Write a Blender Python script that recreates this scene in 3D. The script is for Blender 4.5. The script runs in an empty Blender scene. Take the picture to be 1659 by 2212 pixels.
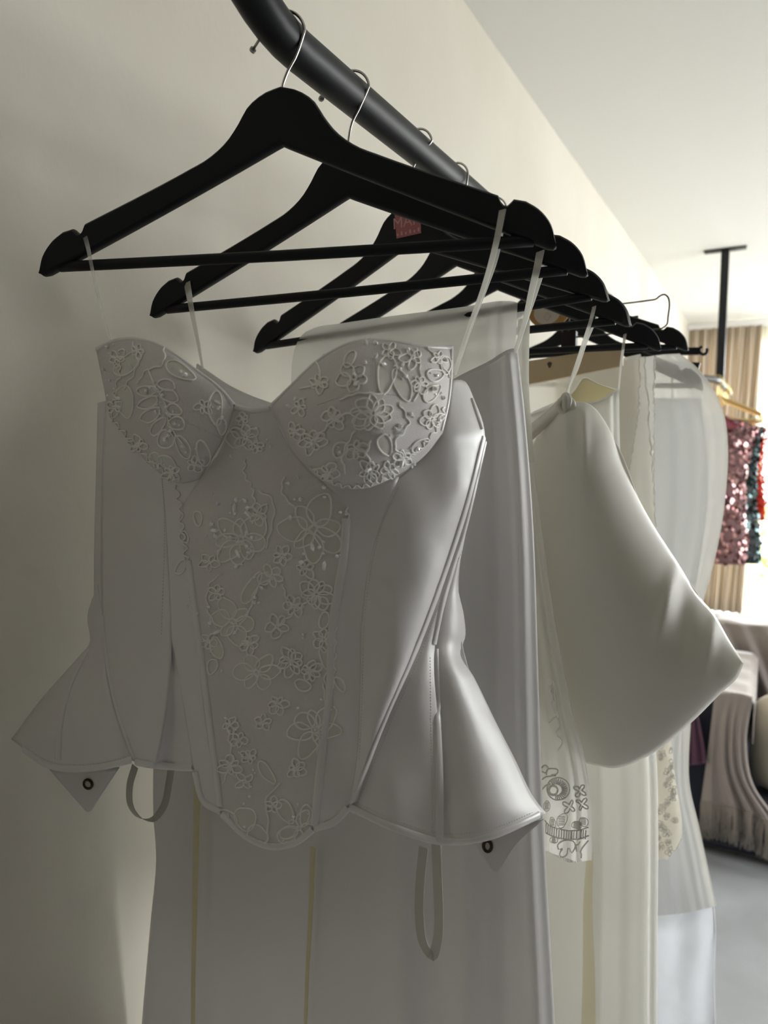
import bpy, bmesh, math, random
from mathutils import Vector, Matrix
from mathutils.bvhtree import BVHTree
random.seed(7)
S = bpy.context.scene
COL = S.collection
W_, H_ = 1659.0, 2212.0

# ------------------------------------------------------------------ camera
F_PX = 1534.0
CAM = Vector((0.66, 0.0, 1.60))
YAW, PITCH = math.radians(28.7606), math.radians(5.2517)
FWD = Vector((-math.sin(YAW) * math.cos(PITCH), math.cos(YAW) * math.cos(PITCH), -math.sin(PITCH)))
RGT = Vector((math.cos(YAW), math.sin(YAW), 0))
UPV = RGT.cross(FWD)
cd = bpy.data.cameras.new('camera')
cd.sensor_fit = 'VERTICAL'; cd.sensor_height = 36.0; cd.lens = F_PX / H_ * 36.0
cd.clip_start = 0.02; cd.clip_end = 200
cd.dof.use_dof = True; cd.dof.focus_distance = 0.66; cd.dof.aperture_fstop = 6.5
cam = bpy.data.objects.new('camera', cd); COL.objects.link(cam)
cam.matrix_world = Matrix(((RGT.x, UPV.x, -FWD.x, CAM.x), (RGT.y, UPV.y, -FWD.y, CAM.y), (RGT.z, UPV.z, -FWD.z, CAM.z), (0, 0, 0, 1)))
S.camera = cam

# ------------------------------------------------------------------ light and exposure
S.view_settings.view_transform = 'Standard'
S.view_settings.look = 'None'
S.view_settings.gamma = 1.0
S.view_settings.use_curve_mapping = False
S.view_settings.exposure = 0.62
WORLD_STRENGTH = 9.0
SKY = (0.99, 0.975, 0.985)
world = bpy.data.worlds.new('sky'); S.world = world
world.use_nodes = True
bg = world.node_tree.nodes['Background']
bg.inputs['Color'].default_value = (*SKY, 1); bg.inputs['Strength'].default_value = WORLD_STRENGTH
WIN = (0.10, 3.30, 0.27, 2.47)          # opening x0, x1, z0, z1 in the far wall
FAR = 6.4
ld = bpy.data.lights.new('window_daylight', 'AREA')
ld.shape = 'RECTANGLE'; ld.size = WIN[1] - WIN[0]; ld.size_y = WIN[3] - WIN[2]
ld.cycles.is_portal = True
lo = bpy.data.objects.new('window_daylight', ld); COL.objects.link(lo)
lo.location = ((WIN[0] + WIN[1]) / 2, FAR + 0.12, (WIN[2] + WIN[3]) / 2); lo.rotation_euler = (-math.pi / 2, 0, 0)
SIDE = (2.35, 5.1, 0.80, 2.45)           # opening y0, y1, z0, z1 in the right-hand wall, unseen and added for light
RX, RY0, RZ = 3.6, -4.5, 2.60
ld2 = bpy.data.lights.new('added_window_daylight', 'AREA')
ld2.shape = 'RECTANGLE'; ld2.size = SIDE[3] - SIDE[2]; ld2.size_y = SIDE[1] - SIDE[0]
ld2.cycles.is_portal = True
lo2 = bpy.data.objects.new('added_window_daylight', ld2); COL.objects.link(lo2)
lo2.location = (RX + 0.12, (SIDE[0] + SIDE[1]) / 2, (SIDE[2] + SIDE[3]) / 2); lo2.rotation_euler = (0, math.pi / 2, 0)
S.cycles.max_bounces = 12; S.cycles.diffuse_bounces = 6; S.cycles.glossy_bounces = 4
S.cycles.transmission_bounces = 8; S.cycles.transparent_max_bounces = 16
S.cycles.sample_clamp_indirect = 6.0
S.cycles.use_denoising = True
S.cycles.caustics_reflective = False; S.cycles.caustics_refractive = False

# ------------------------------------------------------------------ helpers
def ray(px, py):
    return FWD + RGT * ((px - W_ / 2) / F_PX) - UPV * ((py - H_ / 2) / F_PX)

class Plane:
    """A vertical plane in the room through a point, turned about z; off moves towards the near side."""
    def __init__(self, o, yaw=0.0):
        self.o = Vector(o); a = math.radians(yaw)
        self.u = Vector((math.cos(a), math.sin(a), 0)); self.n = Vector((math.sin(a), -math.cos(a), 0))
    def at(self, px, py, off=0.0):
        r = ray(px, py)
        t = ((self.o + self.n * off - CAM).dot(self.n)) / r.dot(self.n)
        return CAM + r * t

def P(px, py, Y):
    r = ray(px, py); return CAM + r * ((Y - CAM.y) / r.y)

def on_floor(px, py):
    r = ray(px, py); return CAM + r * (-CAM.z / r.z)

def curve(pts, n):
    """n samples along a smooth chord-length curve through pts"""
    pts = [Vector(p) for p in pts]
    if len(pts) == 2: return [pts[0].lerp(pts[1], i / (n - 1)) for i in range(n)]
    d = [0.0]
    for a, b in zip(pts, pts[1:]): d.append(d[-1] + max((b - a).length, 1e-9) ** 0.75)
    out = []; k = 0; m = len(pts)
    tan = []
    for i in range(m):
        if i == 0: tan.append((pts[1] - pts[0]) / (d[1] - d[0]))
        elif i == m - 1: tan.append((pts[-1] - pts[-2]) / (d[-1] - d[-2]))
        else:
            h0, h1 = d[i] - d[i - 1], d[i + 1] - d[i]
            tan.append(((pts[i] - pts[i - 1]) / h0 * h1 + (pts[i + 1] - pts[i]) / h1 * h0) / (h0 + h1))
    for i in range(n):
        t = d[-1] * i / (n - 1)
        while k < m - 2 and t > d[k + 1]: k += 1
        h = d[k + 1] - d[k]; s = (t - d[k]) / h
        s2, s3 = s * s, s * s * s
        out.append(pts[k] * (2 * s3 - 3 * s2 + 1) + tan[k] * (h * (s3 - 2 * s2 + s)) + pts[k + 1] * (-2 * s3 + 3 * s2) + tan[k + 1] * (h * (s3 - s2)))
    return out

def coons(T, B, L, R, nu, nv):
    T, B, L, R = list(T), list(B), list(L), list(R)
    L[0] = T[0]; R[0] = T[-1]; B[0] = L[-1]; B[-1] = R[-1]
    t, b, l, r = curve(T, nu), curve(B, nu), curve(L, nv), curve(R, nv)
    g = []
    for j in range(nv):
        v = j / (nv - 1); row = []
        for i in range(nu):
            u = i / (nu - 1)
            row.append(t[i] * (1 - v) + b[i] * v + l[j] * (1 - u) + r[j] * u
                       - (t[0] * ((1 - u) * (1 - v)) + t[-1] * (u * (1 - v)) + b[0] * ((1 - u) * v) + b[-1] * (u * v)))
        g.append(row)
    return g

def link(name, verts, faces, mat, root=None, smooth=True, uvs=None, thick=0.0, kind=None, label=None, offset=0.0):
    base = root_loc(root)
    me = bpy.data.meshes.new(name)
    me.from_pydata([tuple(Vector(v) - base) for v in verts], [], faces)
    if uvs:
        lay = me.uv_layers.new(name='cloth')
        for lp in me.loops: lay.data[lp.index].uv = uvs[lp.vertex_index]
    if smooth: me.polygons.foreach_set('use_smooth', [True] * len(me.polygons))
    me.materials.append(mat); me.update()
    o = bpy.data.objects.new(name, me); COL.objects.link(o)
    if root is not None: o.parent = root
    if thick:
        m = o.modifiers.new('thickness', 'SOLIDIFY'); m.thickness = thick; m.offset = offset
    if kind: o['kind'] = kind
    if label: o['label'] = label
    return o

def root_loc(root):
    v = Vector((0, 0, 0))
    while root is not None:
        v += root.location; root = root.parent
    return v

def thing(name, label, cat, loc, group=None):
    o = bpy.data.objects.new(name, None); COL.objects.link(o)
    o.empty_display_size = 0.05
    o.location = loc; o['label'] = label; o['category'] = cat
    if group: o['group'] = group
    return o

def tag(o, label, cat, group=None, kind=None):
    o['label'] = label; o['category'] = cat
    if group: o['group'] = group
    if kind: o['kind'] = kind
    return o

def grid_mesh(g):
    nv, nu = len(g), len(g[0])
    verts = [p for row in g for p in row]
    faces = [(j * nu + i, j * nu + i + 1, (j + 1) * nu + i + 1, (j + 1) * nu + i) for j in range(nv - 1) for i in range(nu - 1)]
    uvs = []
    top = 0.0; acc = [0.0]
    mid = nu // 2
    for j in range(1, nv): acc.append(acc[-1] + (g[j][mid] - g[j - 1][mid]).length)
    for j in range(nv):
        s = 0.0
        for i in range(nu):
            if i: s += (g[j][i] - g[j][i - 1]).length
            uvs.append((s, -acc[j]))
    return verts, faces, uvs

def patch(name, plane, T, B, L, R, off, mat, root, nu=30, nv=40, thick=0.0012, kind=None, label=None, keep=None):
    g = coons(T, B, L, R, nu, nv)
    pts = [[plane.at(g[j][i].x, g[j][i].y, off(i / (nu - 1), j / (nv - 1), g[j][i].x, g[j][i].y)) for i in range(nu)] for j in range(nv)]
    v, f, uv = grid_mesh(pts)
    if keep is not None: keep.append((v, f))
    return link(name, v, f, mat, root, True, uv, thick, kind, label), pts

def V2(*a): return [Vector((p[0], p[1], 0)) for p in a]

def tube_geo(pts, rad, sides=8, closed=False, V=None, Fc=None):
    V = [] if V is None else V; Fc = [] if Fc is None else Fc
    n = len(pts)
    if n < 2: return V, Fc
    base = len(V)
    tang = []
    for i in range(n):
        a = pts[(i - 1) % n] if (closed or i > 0) else pts[0]
        b = pts[(i + 1) % n] if (closed or i < n - 1) else pts[-1]
        t = (b - a)
        tang.append(t.normalized() if t.length > 1e-9 else Vector((0, 0, 1)))
    ref = Vector((0, 0, 1)) if abs(tang[0].z) < 0.9 else Vector((1, 0, 0))
    nx = tang[0].cross(ref).normalized()
    for i in range(n):
        t = tang[i]
        nx = (nx - t * nx.dot(t))
        nx = nx.normalized() if nx.length > 1e-6 else t.orthogonal().normalized()
        ny = t.cross(nx)
        r = rad[i] if isinstance(rad, (list, tuple)) else rad
        for k in range(sides):
            a = 2 * math.pi * k / sides
            V.append(pts[i] + nx * (r * math.cos(a)) + ny * (r * math.sin(a)))
    m = n if closed else n - 1
    for i in range(m):
        for k in range(sides):
            a = base + i * sides + k; b = base + i * sides + (k + 1) % sides
            c = base + ((i + 1) % n) * sides + (k + 1) % sides; d = base + ((i + 1) % n) * sides + k
            Fc.append((a, b, c, d))
    if not closed:
        Fc.append(tuple(base + k for k in reversed(range(sides))))
        Fc.append(tuple(base + (n - 1) * sides + k for k in range(sides)))
    return V, Fc

def tube(name, pts, rad, mat, root=None, sides=8, closed=False, **k):
    v, f = tube_geo([Vector(p) for p in pts], rad, sides, closed)
    return link(name, v, f, mat, root, True, **k)

def strip_geo(pts, width, thick, wdir, V=None, Fc=None):
    """flat ribbon along pts, wdir = width direction (one vector or one per point)"""
    V = [] if V is None else V; Fc = [] if Fc is None else Fc
    n = len(pts); base = len(V)
    for i in range(n):
        a = pts[max(i - 1, 0)]; b = pts[min(i + 1, n - 1)]
        t = (b - a).normalized()
        wd = Vector(wdir[i] if isinstance(wdir, list) else wdir)
        wd = (wd - t * wd.dot(t)).normalized(); nn = t.cross(wd)
        w = width[i] if isinstance(width, list) else width
        for s, q in ((-1, -1), (1, -1), (1, 1), (-1, 1)):
            V.append(pts[i] + wd * (s * w / 2) + nn * (q * thick / 2))
    for i in range(n - 1):
        for k in range(4):
            a = base + i * 4 + k; b = base + i * 4 + (k + 1) % 4
            Fc.append((a, b, b + 4, a + 4))
    Fc.append((base + 3, base + 2, base + 1, base)); e = base + (n - 1) * 4
    Fc.append((e, e + 1, e + 2, e + 3))
    return V, Fc

def strip(name, pts, width, thick, wdir, mat, root=None, n=24, **k):
    v, f = strip_geo(curve(pts, n), width, thick, wdir)
    return link(name, v, f, mat, root, False, **k)

def box_geo(x0, x1, y0, y1, z0, z1, V=None, Fc=None):
    V = [] if V is None else V; Fc = [] if Fc is None else Fc
    b = len(V)
    V += [Vector(c) for c in ((x0, y0, z0), (x1, y0, z0), (x1, y1, z0), (x0, y1, z0), (x0, y0, z1), (x1, y0, z1), (x1, y1, z1), (x0, y1, z1))]
    Fc += [tuple(b + i for i in q) for q in ((0, 3, 2, 1), (4, 5, 6, 7), (0, 1, 5, 4), (1, 2, 6, 5), (2, 3, 7, 6), (3, 0, 4, 7))]
    return V, Fc

def box(name, x0, x1, y0, y1, z0, z1, mat, root=None, bevel=0.0, seg=3, **k):
    v, f = box_geo(x0, x1, y0, y1, z0, z1)
    o = link(name, v, f, mat, root, bevel > 0, **k)
    if bevel:
        m = o.modifiers.new('bevel', 'BEVEL'); m.width = bevel; m.segments = seg
    return o

def interp(tab, y):
    if y <= tab[0][0]: return tab[0][1]
    for (a, b), (c, d) in zip(tab, tab[1:]):
        if y <= c: return b + (d - b) * (y - a) / (c - a)
    return tab[-1][1]

# ------------------------------------------------------------------ materials
def new_mat(name):
    m = bpy.data.materials.new(name); m.use_nodes = True
    nt = m.node_tree; nt.nodes.clear()
    out = nt.nodes.new('ShaderNodeOutputMaterial')
    return m, nt, out

def N(nt, t, **k):
    n = nt.nodes.new(t)
    for a, b in k.items():
        if a in n.inputs: n.inputs[a].default_value = b
        else: setattr(n, a, b)
    return n

def bump_noise(nt, scale, strength, dist=0.001, detail=4, coord='Object', stretch=None):
    tc = N(nt, 'ShaderNodeTexCoord')
    src = tc.outputs[coord]
    if stretch:
        mp = N(nt, 'ShaderNodeMapping'); mp.inputs['Scale'].default_value = stretch
        nt.links.new(src, mp.inputs['Vector']); src = mp.outputs['Vector']
    no = N(nt, 'ShaderNodeTexNoise'); no.inputs['Scale'].default_value = scale; no.inputs['Detail'].default_value = detail
    nt.links.new(src, no.inputs['Vector'])
    bp = N(nt, 'ShaderNodeBump'); bp.inputs['Strength'].default_value = strength; bp.inputs['Distance'].default_value = dist
    nt.links.new(no.outputs['Fac'], bp.inputs['Height'])
    return bp, no

def principled(name, col, rough=0.5, metal=0.0, spec=0.5, sheen=0.0, bump=None, var=None, **k):
    m, nt, out = new_mat(name)
    b = N(nt, 'ShaderNodeBsdfPrincipled')
    b.inputs['Base Color'].default_value = (*col, 1); b.inputs['Roughness'].default_value = rough
    b.inputs['Metallic'].default_value = metal; b.inputs['Specular IOR Level'].default_value = spec
    b.inputs['Sheen Weight'].default_value = sheen
    for a, v in k.items(): b.inputs[a.replace('_', ' ')].default_value = v
    if bump:
        bp, no = bump_noise(nt, *bump); nt.links.new(bp.outputs['Normal'], b.inputs['Normal'])
    if var:
        sc, c2 = var
        tc = N(nt, 'ShaderNodeTexCoord'); no = N(nt, 'ShaderNodeTexNoise'); no.inputs['Scale'].default_value = sc; no.inputs['Detail'].default_value = 5
        nt.links.new(tc.outputs['Object'], no.inputs['Vector'])
        mx = N(nt, 'ShaderNodeMix'); mx.data_type = 'RGBA'
        mx.inputs[6].default_value = (*col, 1); mx.inputs[7].default_value = (*c2, 1)
        rp = N(nt, 'ShaderNodeMapRange'); rp.inputs['From Min'].default_value = 0.35; rp.inputs['From Max'].default_value = 0.65
        nt.links.new(no.outputs['Fac'], rp.inputs['Value']); nt.links.new(rp.outputs['Result'], mx.inputs[0])
        nt.links.new(mx.outputs[2], b.inputs['Base Color'])
    nt.links.new(b.outputs['BSDF'], out.inputs['Surface'])
    return m

def cloth(name, col, rough=0.5, spec=0.3, trans=0.2, clear=0.0, weave=900.0, wstr=0.15, tcol=None, wrinkle=None, net=False):
    """woven fabric: reflecting surface + light passing through + open weave"""
    m, nt, out = new_mat(name)
    b = N(nt, 'ShaderNodeBsdfPrincipled')
    b.inputs['Base Color'].default_value = (*col, 1); b.inputs['Roughness'].default_value = rough; b.inputs['Specular IOR Level'].default_value = spec
    tc = N(nt, 'ShaderNodeTexCoord')
    if net:
        vo = N(nt, 'ShaderNodeTexVoronoi'); vo.feature = 'DISTANCE_TO_EDGE'; vo.inputs['Scale'].default_value = weave; vo.inputs['Randomness'].default_value = 0.35
        nt.links.new(tc.outputs['UV'], vo.inputs['Vector']); h = vo.outputs['Distance']
    else:
        wv = N(nt, 'ShaderNodeTexWave'); wv.inputs['Scale'].default_value = weave; wv.inputs['Distortion'].default_value = 0.4; wv.bands_direction = 'X'
        wy = N(nt, 'ShaderNodeTexWave'); wy.inputs['Scale'].default_value = weave; wy.inputs['Distortion'].default_value = 0.4; wy.bands_direction = 'Y'
        nt.links.new(tc.outputs['UV'], wv.inputs['Vector']); nt.links.new(tc.outputs['UV'], wy.inputs['Vector'])
        ad = N(nt, 'ShaderNodeMath'); ad.operation = 'ADD'
        nt.links.new(wv.outputs['Fac'], ad.inputs[0]); nt.links.new(wy.outputs['Fac'], ad.inputs[1]); h = ad.outputs[0]
    bp = N(nt, 'ShaderNodeBump'); bp.inputs['Strength'].default_value = wstr; bp.inputs['Distance'].default_value = 0.0004
    nt.links.new(h, bp.inputs['Height'])
    nrm = bp.outputs['Normal']
    if wrinkle:
        bp2, _ = bump_noise(nt, wrinkle[0], wrinkle[1], wrinkle[2], 3)
        nt.links.new(nrm, bp2.inputs['Normal']); nrm = bp2.outputs['Normal']
    nt.links.new(nrm, b.inputs['Normal'])
    sh = b.outputs['BSDF']
    if trans:
        t = N(nt, 'ShaderNodeBsdfTranslucent'); t.inputs['Color'].default_value = (*(tcol or col), 1)
        nt.links.new(nrm, t.inputs['Normal'])
        mx = N(nt, 'ShaderNodeMixShader'); mx.inputs[0].default_value = trans
        nt.links.new(sh, mx.inputs[1]); nt.links.new(t.outputs[0], mx.inputs[2]); sh = mx.outputs[0]
    if clear:
        tr = N(nt, 'ShaderNodeBsdfTransparent')
        mx = N(nt, 'ShaderNodeMixShader'); mx.inputs[0].default_value = clear
        nt.links.new(sh, mx.inputs[1]); nt.links.new(tr.outputs[0], mx.inputs[2]); sh = mx.outputs[0]
    nt.links.new(sh, out.inputs['Surface'])
    return m

M = {}
M['wall'] = principled('wall_paint', (0.68, 0.642, 0.56), 0.75, spec=0.25, bump=(14.0, 0.42, 0.004, 6), var=(2.2, (0.635, 0.592, 0.512)))
M['wall_deep'] = principled('umber_wall_paint', (0.24, 0.195, 0.165), 0.8, spec=0.2, bump=(14.0, 0.2, 0.004, 6))
M['ceiling'] = principled('ceiling_paint', (0.80, 0.79, 0.75), 0.8, spec=0.2, bump=(40.0, 0.08, 0.002))
M['floor'] = principled('floor_laminate', (0.45, 0.47, 0.51), 0.28, spec=0.5, bump=(9.0, 0.10, 0.002, 5, 'Object', (1, 6, 1)), var=(5.0, (0.39, 0.405, 0.435)))
M['white_paint'] = principled('white_gloss_paint', (0.82, 0.82, 0.82), 0.35)
M['black_metal'] = principled('black_powder_coat', (0.009, 0.010, 0.012), 0.42, spec=0.28, bump=(220.0, 0.05, 0.0005))
M['black_wood'] = principled('black_stained_wood', (0.008, 0.009, 0.011), 0.5, spec=0.22, bump=(60.0, 0.06, 0.0006, 4, 'Object', (1, 1, 8)))
M['black_plastic'] = principled('black_plastic', (0.012, 0.012, 0.014), 0.4, spec=0.3)
M['chrome'] = principled('chrome_wire', (0.62, 0.60, 0.57), 0.16, metal=1.0)
M['steel'] = principled('dull_steel', (0.42, 0.41, 0.40), 0.35, metal=1.0)
M['dark_wire'] = principled('dark_steel_wire', (0.10, 0.095, 0.085), 0.4, metal=0.9)
M['satin'] = cloth('white_satin', (0.82, 0.80, 0.795), 0.29, 0.6, 0.12, 0, 700, 0.12, wrinkle=(10.0, 0.36, 0.014))
M['satin_plain'] = cloth('heavy_white_satin', (0.88, 0.87, 0.865), 0.36, 0.5, 0.52, 0, 600, 0.1, wrinkle=(5.0, 0.10, 0.012))
M['bubble'] = cloth('ivory_duchess_satin', (0.80, 0.78, 0.73), 0.40, 0.45, 0.38, 0, 600, 0.1, wrinkle=(6.0, 0.12, 0.012))
M['crepe'] = cloth('cream_crepe', (0.84, 0.835, 0.815), 0.6, 0.2, 0.72, 0.20, 900, 0.1, tcol=(0.90, 0.895, 0.87))
M['lining'] = cloth('yellow_cream_lining', (0.88, 0.84, 0.68), 0.55, 0.2, 0.5, 0, 900, 0.1, tcol=(0.90, 0.84, 0.62))  # lining cloth; also tints the strips of light painted on the satin gown
M['net'] = cloth('ivory_net_over_tulle', (0.76, 0.735, 0.715), 0.6, 0.2, 0.08, 0, 620, 0.8, net=True)
M['cup_net'] = cloth('pale_net_over_padded_cup', (0.71, 0.68, 0.665), 0.6, 0.2, 0.06, 0, 560, 0.9, net=True)
M['cord'] = principled('corded_lace_thread', (0.89, 0.87, 0.83), 0.55, spec=0.3)
M['cord_grey'] = principled('embroidery_thread', (0.64, 0.62, 0.58), 0.6, spec=0.2)
M['lace_fill'] = cloth('lace_organza_fill', (0.73, 0.715, 0.66), 0.35, 0.5, 0.1, 0.0, 900, 0.3)
M['tulle'] = cloth('white_tulle', (0.84, 0.83, 0.80), 0.6, 0.1, 0.5, 0.30, 900, 0.1)
M['tulle_dense'] = cloth('folded_white_tulle', (0.84, 0.83, 0.79), 0.6, 0.1, 0.45, 0.12, 900, 0.1)
M['lace_veil'] = cloth('ivory_lace_net', (0.84, 0.82, 0.76), 0.65, 0.1, 0.45, 0.18, 500, 0.5, net=True)
M['lace_hem'] = cloth('beige_lace', (0.82, 0.78, 0.69), 0.65, 0.1, 0.5, 0.22, 260, 1.0, net=True)
M['organza'] = cloth('white_organza', (0.86, 0.88, 0.92), 0.35, 0.4, 0.62, 0.14, 900, 0.1, wrinkle=(11.0, 0.5, 0.02))
M['strap'] = cloth('clear_white_strap', (0.84, 0.83, 0.78), 0.35, 0.4, 0.45, 0.35, 900, 0.05)
M['clear_strap'] = cloth('clear_elastic', (0.84, 0.83, 0.80), 0.35, 0.4, 0.4, 0.68, 900, 0.05)
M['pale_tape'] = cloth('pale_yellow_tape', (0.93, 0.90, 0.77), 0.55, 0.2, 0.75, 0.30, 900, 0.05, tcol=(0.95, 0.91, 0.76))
M['ribbon'] = cloth('grey_satin_ribbon', (0.66, 0.64, 0.59), 0.4, 0.4, 0.3, 0, 900, 0.05)
M['bag'] = cloth('frosted_plastic', (0.67, 0.665, 0.645), 0.38, 0.4, 0.72, 0.28, 60, 0.0, tcol=(0.76, 0.745, 0.71), wrinkle=(7.0, 0.25, 0.02))
M['bronze'] = principled('dark_bronze_eyelet', (0.07, 0.055, 0.045), 0.35, metal=0.9)
M['pink'] = principled('dusty_pink_sticker', (0.48, 0.17, 0.18), 0.55, spec=0.3)
M['pink_print'] = principled('pale_pink_print', (0.66, 0.38, 0.38), 0.55, spec=0.3)
M['gold'] = principled('gold_wire', (0.75, 0.56, 0.25), 0.28, metal=1.0)
M['rose_sequin'] = principled('rose_gold_sequin', (0.52, 0.30, 0.30), 0.2, metal=1.0)
M['rose_cloth'] = principled('dusty_rose_mesh', (0.18, 0.09, 0.095), 0.6)
M['green_sequin'] = principled('black_green_sequin', (0.10, 0.15, 0.15), 0.16, metal=1.0)
M['green_cloth'] = principled('black_green_mesh', (0.02, 0.028, 0.028), 0.6)
M['red_velvet'] = principled('burgundy_velvet', (0.16, 0.006, 0.02), 0.7, sheen=0.6)
M['red_cloth'] = cloth('scarlet_cloth', (0.55, 0.05, 0.03), 0.6, 0.2, 0.3, 0, 400, 0.1)
M['red_fluff'] = cloth('scarlet_feather', (0.80, 0.10, 0.04), 0.7, 0.1, 0.5, 0, 400, 0.1)
M['wood_pale'] = principled('pale_beech', (0.62, 0.50, 0.34), 0.5, spec=0.3, bump=(30.0, 0.1, 0.001, 4, 'Object', (1, 8, 8)), var=(12.0, (0.53, 0.41, 0.26)))
M['wood_dark'] = principled('wood_knot', (0.10, 0.07, 0.06), 0.6)
M['ochre'] = principled('ochre_glaze', (0.46, 0.25, 0.08), 0.35)
M['cream_disc'] = principled('cream_glaze', (0.62, 0.56, 0.47), 0.5)
M['grey_line'] = principled('grey_print', (0.36, 0.33, 0.28), 0.6)
M['sofa'] = principled('charcoal_upholstery', (0.020, 0.022, 0.035), 0.85, spec=0.15, sheen=0.2, bump=(300.0, 0.2, 0.001))
M['throw'] = principled('taupe_velvet', (0.34, 0.295, 0.275), 0.55, spec=0.25, sheen=0.9, Sheen_Roughness=0.35, bump=(60.0, 0.1, 0.002))
M['fringe'] = principled('taupe_fringe', (0.37, 0.33, 0.30), 0.75, spec=0.1)
M['cushion'] = principled('cream_velvet_cushion', (0.55, 0.50, 0.39), 0.7, sheen=0.6, bump=(80.0, 0.1, 0.001))
M['purple'] = principled('purple_satin', (0.10, 0.022, 0.065), 0.5, sheen=0.4)
M['hedge'] = cloth('hedge_leaf', (0.30, 0.42, 0.06), 0.5, 0.3, 0.4, 0, 50, 0.0)
M['lawn'] = principled('pale_paving', (0.42, 0.41, 0.38), 0.9, bump=(60.0, 0.4, 0.02))
M['garden_wall'] = principled('blue_grey_render', (0.20, 0.24, 0.29), 0.7)

def bead_mat():
    m, nt, out = new_mat('clear_crystal')
    b = N(nt, 'ShaderNodeBsdfPrincipled')
    b.inputs['Base Color'].default_value = (0.93, 0.94, 0.95, 1); b.inputs['Roughness'].default_value = 0.08
    b.inputs['Specular IOR Level'].default_value = 1.0; b.inputs['Transmission Weight'].default_value = 0.0; b.inputs['IOR'].default_value = 1.55
    b.inputs['Coat Weight'].default_value = 0.6
    nt.links.new(b.outputs[0], out.inputs['Surface']); return m
M['bead'] = bead_mat()

def curtain_mat():
    m, nt, out = new_mat('striped_curtain_cloth')
    tc = N(nt, 'ShaderNodeTexCoord')
    sp = N(nt, 'ShaderNodeSeparateXYZ'); nt.links.new(tc.outputs['UV'], sp.inputs[0])
    ml = N(nt, 'ShaderNodeMath'); ml.operation = 'MULTIPLY'; ml.inputs[1].default_value = 7.0; nt.links.new(sp.outputs['X'], ml.inputs[0])
    fr = N(nt, 'ShaderNodeMath'); fr.operation = 'FRACT'; nt.links.new(ml.outputs[0], fr.inputs[0])
    rp = N(nt, 'ShaderNodeValToRGB'); rp.color_ramp.interpolation = 'CONSTANT'
    cols = [(0, (.46, .38, .28)), (.16, (.66, .58, .48)), (.26, (.32, .26, .20)), (.36, (.58, .50, .41)), (.50, (.45, .34, .23)), (.58, (.70, .63, .52)), (.72, (.38, .31, .25)), (.82, (.60, .51, .40)), (.92, (.29, .24, .19))]
    el = rp.color_ramp.elements
    el[0].position = 0; el[0].color = (*cols[0][1], 1); el[1].position = cols[1][0]; el[1].color = (*cols[1][1], 1)
    for p, c in cols[2:]:
        e = el.new(p); e.color = (*c, 1)
    nt.links.new(fr.outputs[0], rp.inputs[0])
    d = N(nt, 'ShaderNodeBsdfDiffuse'); t = N(nt, 'ShaderNodeBsdfTranslucent')
    nt.links.new(rp.outputs[0], d.inputs['Color']); nt.links.new(rp.outputs[0], t.inputs['Color'])
    mx = N(nt, 'ShaderNodeMixShader'); mx.inputs[0].default_value = 0.38
    nt.links.new(d.outputs[0], mx.inputs[1]); nt.links.new(t.outputs[0], mx.inputs[2]); nt.links.new(mx.outputs[0], out.inputs['Surface'])
    return m
M['curtain'] = curtain_mat()
M['sheer'] = cloth('cream_voile', (0.85, 0.82, 0.70), 0.7, 0.1, 0.5, 0.25, 400, 0.1)
def glass_mat():
    m, nt, out = new_mat('window_glass')
    g = N(nt, 'ShaderNodeBsdfGlossy'); g.inputs['Roughness'].default_value = 0.02
    t = N(nt, 'ShaderNodeBsdfTransparent'); t.inputs['Color'].default_value = (0.96, 0.98, 0.97, 1)
    mx = N(nt, 'ShaderNodeMixShader'); mx.inputs[0].default_value = 0.05
    nt.links.new(t.outputs[0], mx.inputs[1]); nt.links.new(g.outputs[0], mx.inputs[2]); nt.links.new(mx.outputs[0], out.inputs['Surface'])
    return m
M['glass'] = glass_mat()

# ------------------------------------------------------------------ room
def struct(o):
    o['kind'] = 'structure'; return o
T_ = 0.12
struct(box('floor', -T_, RX + T_, RY0 - T_, FAR + T_, -T_, 0, M['floor']))
struct(box('ceiling', -T_, RX + T_, RY0 - T_, FAR + T_, RZ, RZ + T_, M['ceiling']))
struct(box('wall_left', -T_, 0, RY0, FAR, 0, RZ, M['wall']))
v, f = box_geo(RX, RX + T_, RY0, SIDE[0], 0, RZ)
box_geo(RX, RX + T_, SIDE[1], FAR, 0, RZ, v, f); box_geo(RX, RX + T_, SIDE[0], SIDE[1], 0, SIDE[2], v, f); box_geo(RX, RX + T_, SIDE[0], SIDE[1], SIDE[3], RZ, v, f)
struct(link('wall_right', v, f, M['wall_deep'], None, False))
struct(box('wall_back', 0, RX, RY0 - T_, RY0, 0, RZ, M['wall_deep']))
v, f = box_geo(-T_, WIN[0], FAR, FAR + T_, 0, RZ)
box_geo(WIN[1], RX + T_, FAR, FAR + T_, 0, RZ, v, f)
box_geo(WIN[0], WIN[1], FAR, FAR + T_, 0, WIN[2], v, f)
box_geo(WIN[0], WIN[1], FAR, FAR + T_, WIN[3], RZ, v, f)
struct(link('wall_far', v, f, M['white_paint'], None, False))
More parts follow.
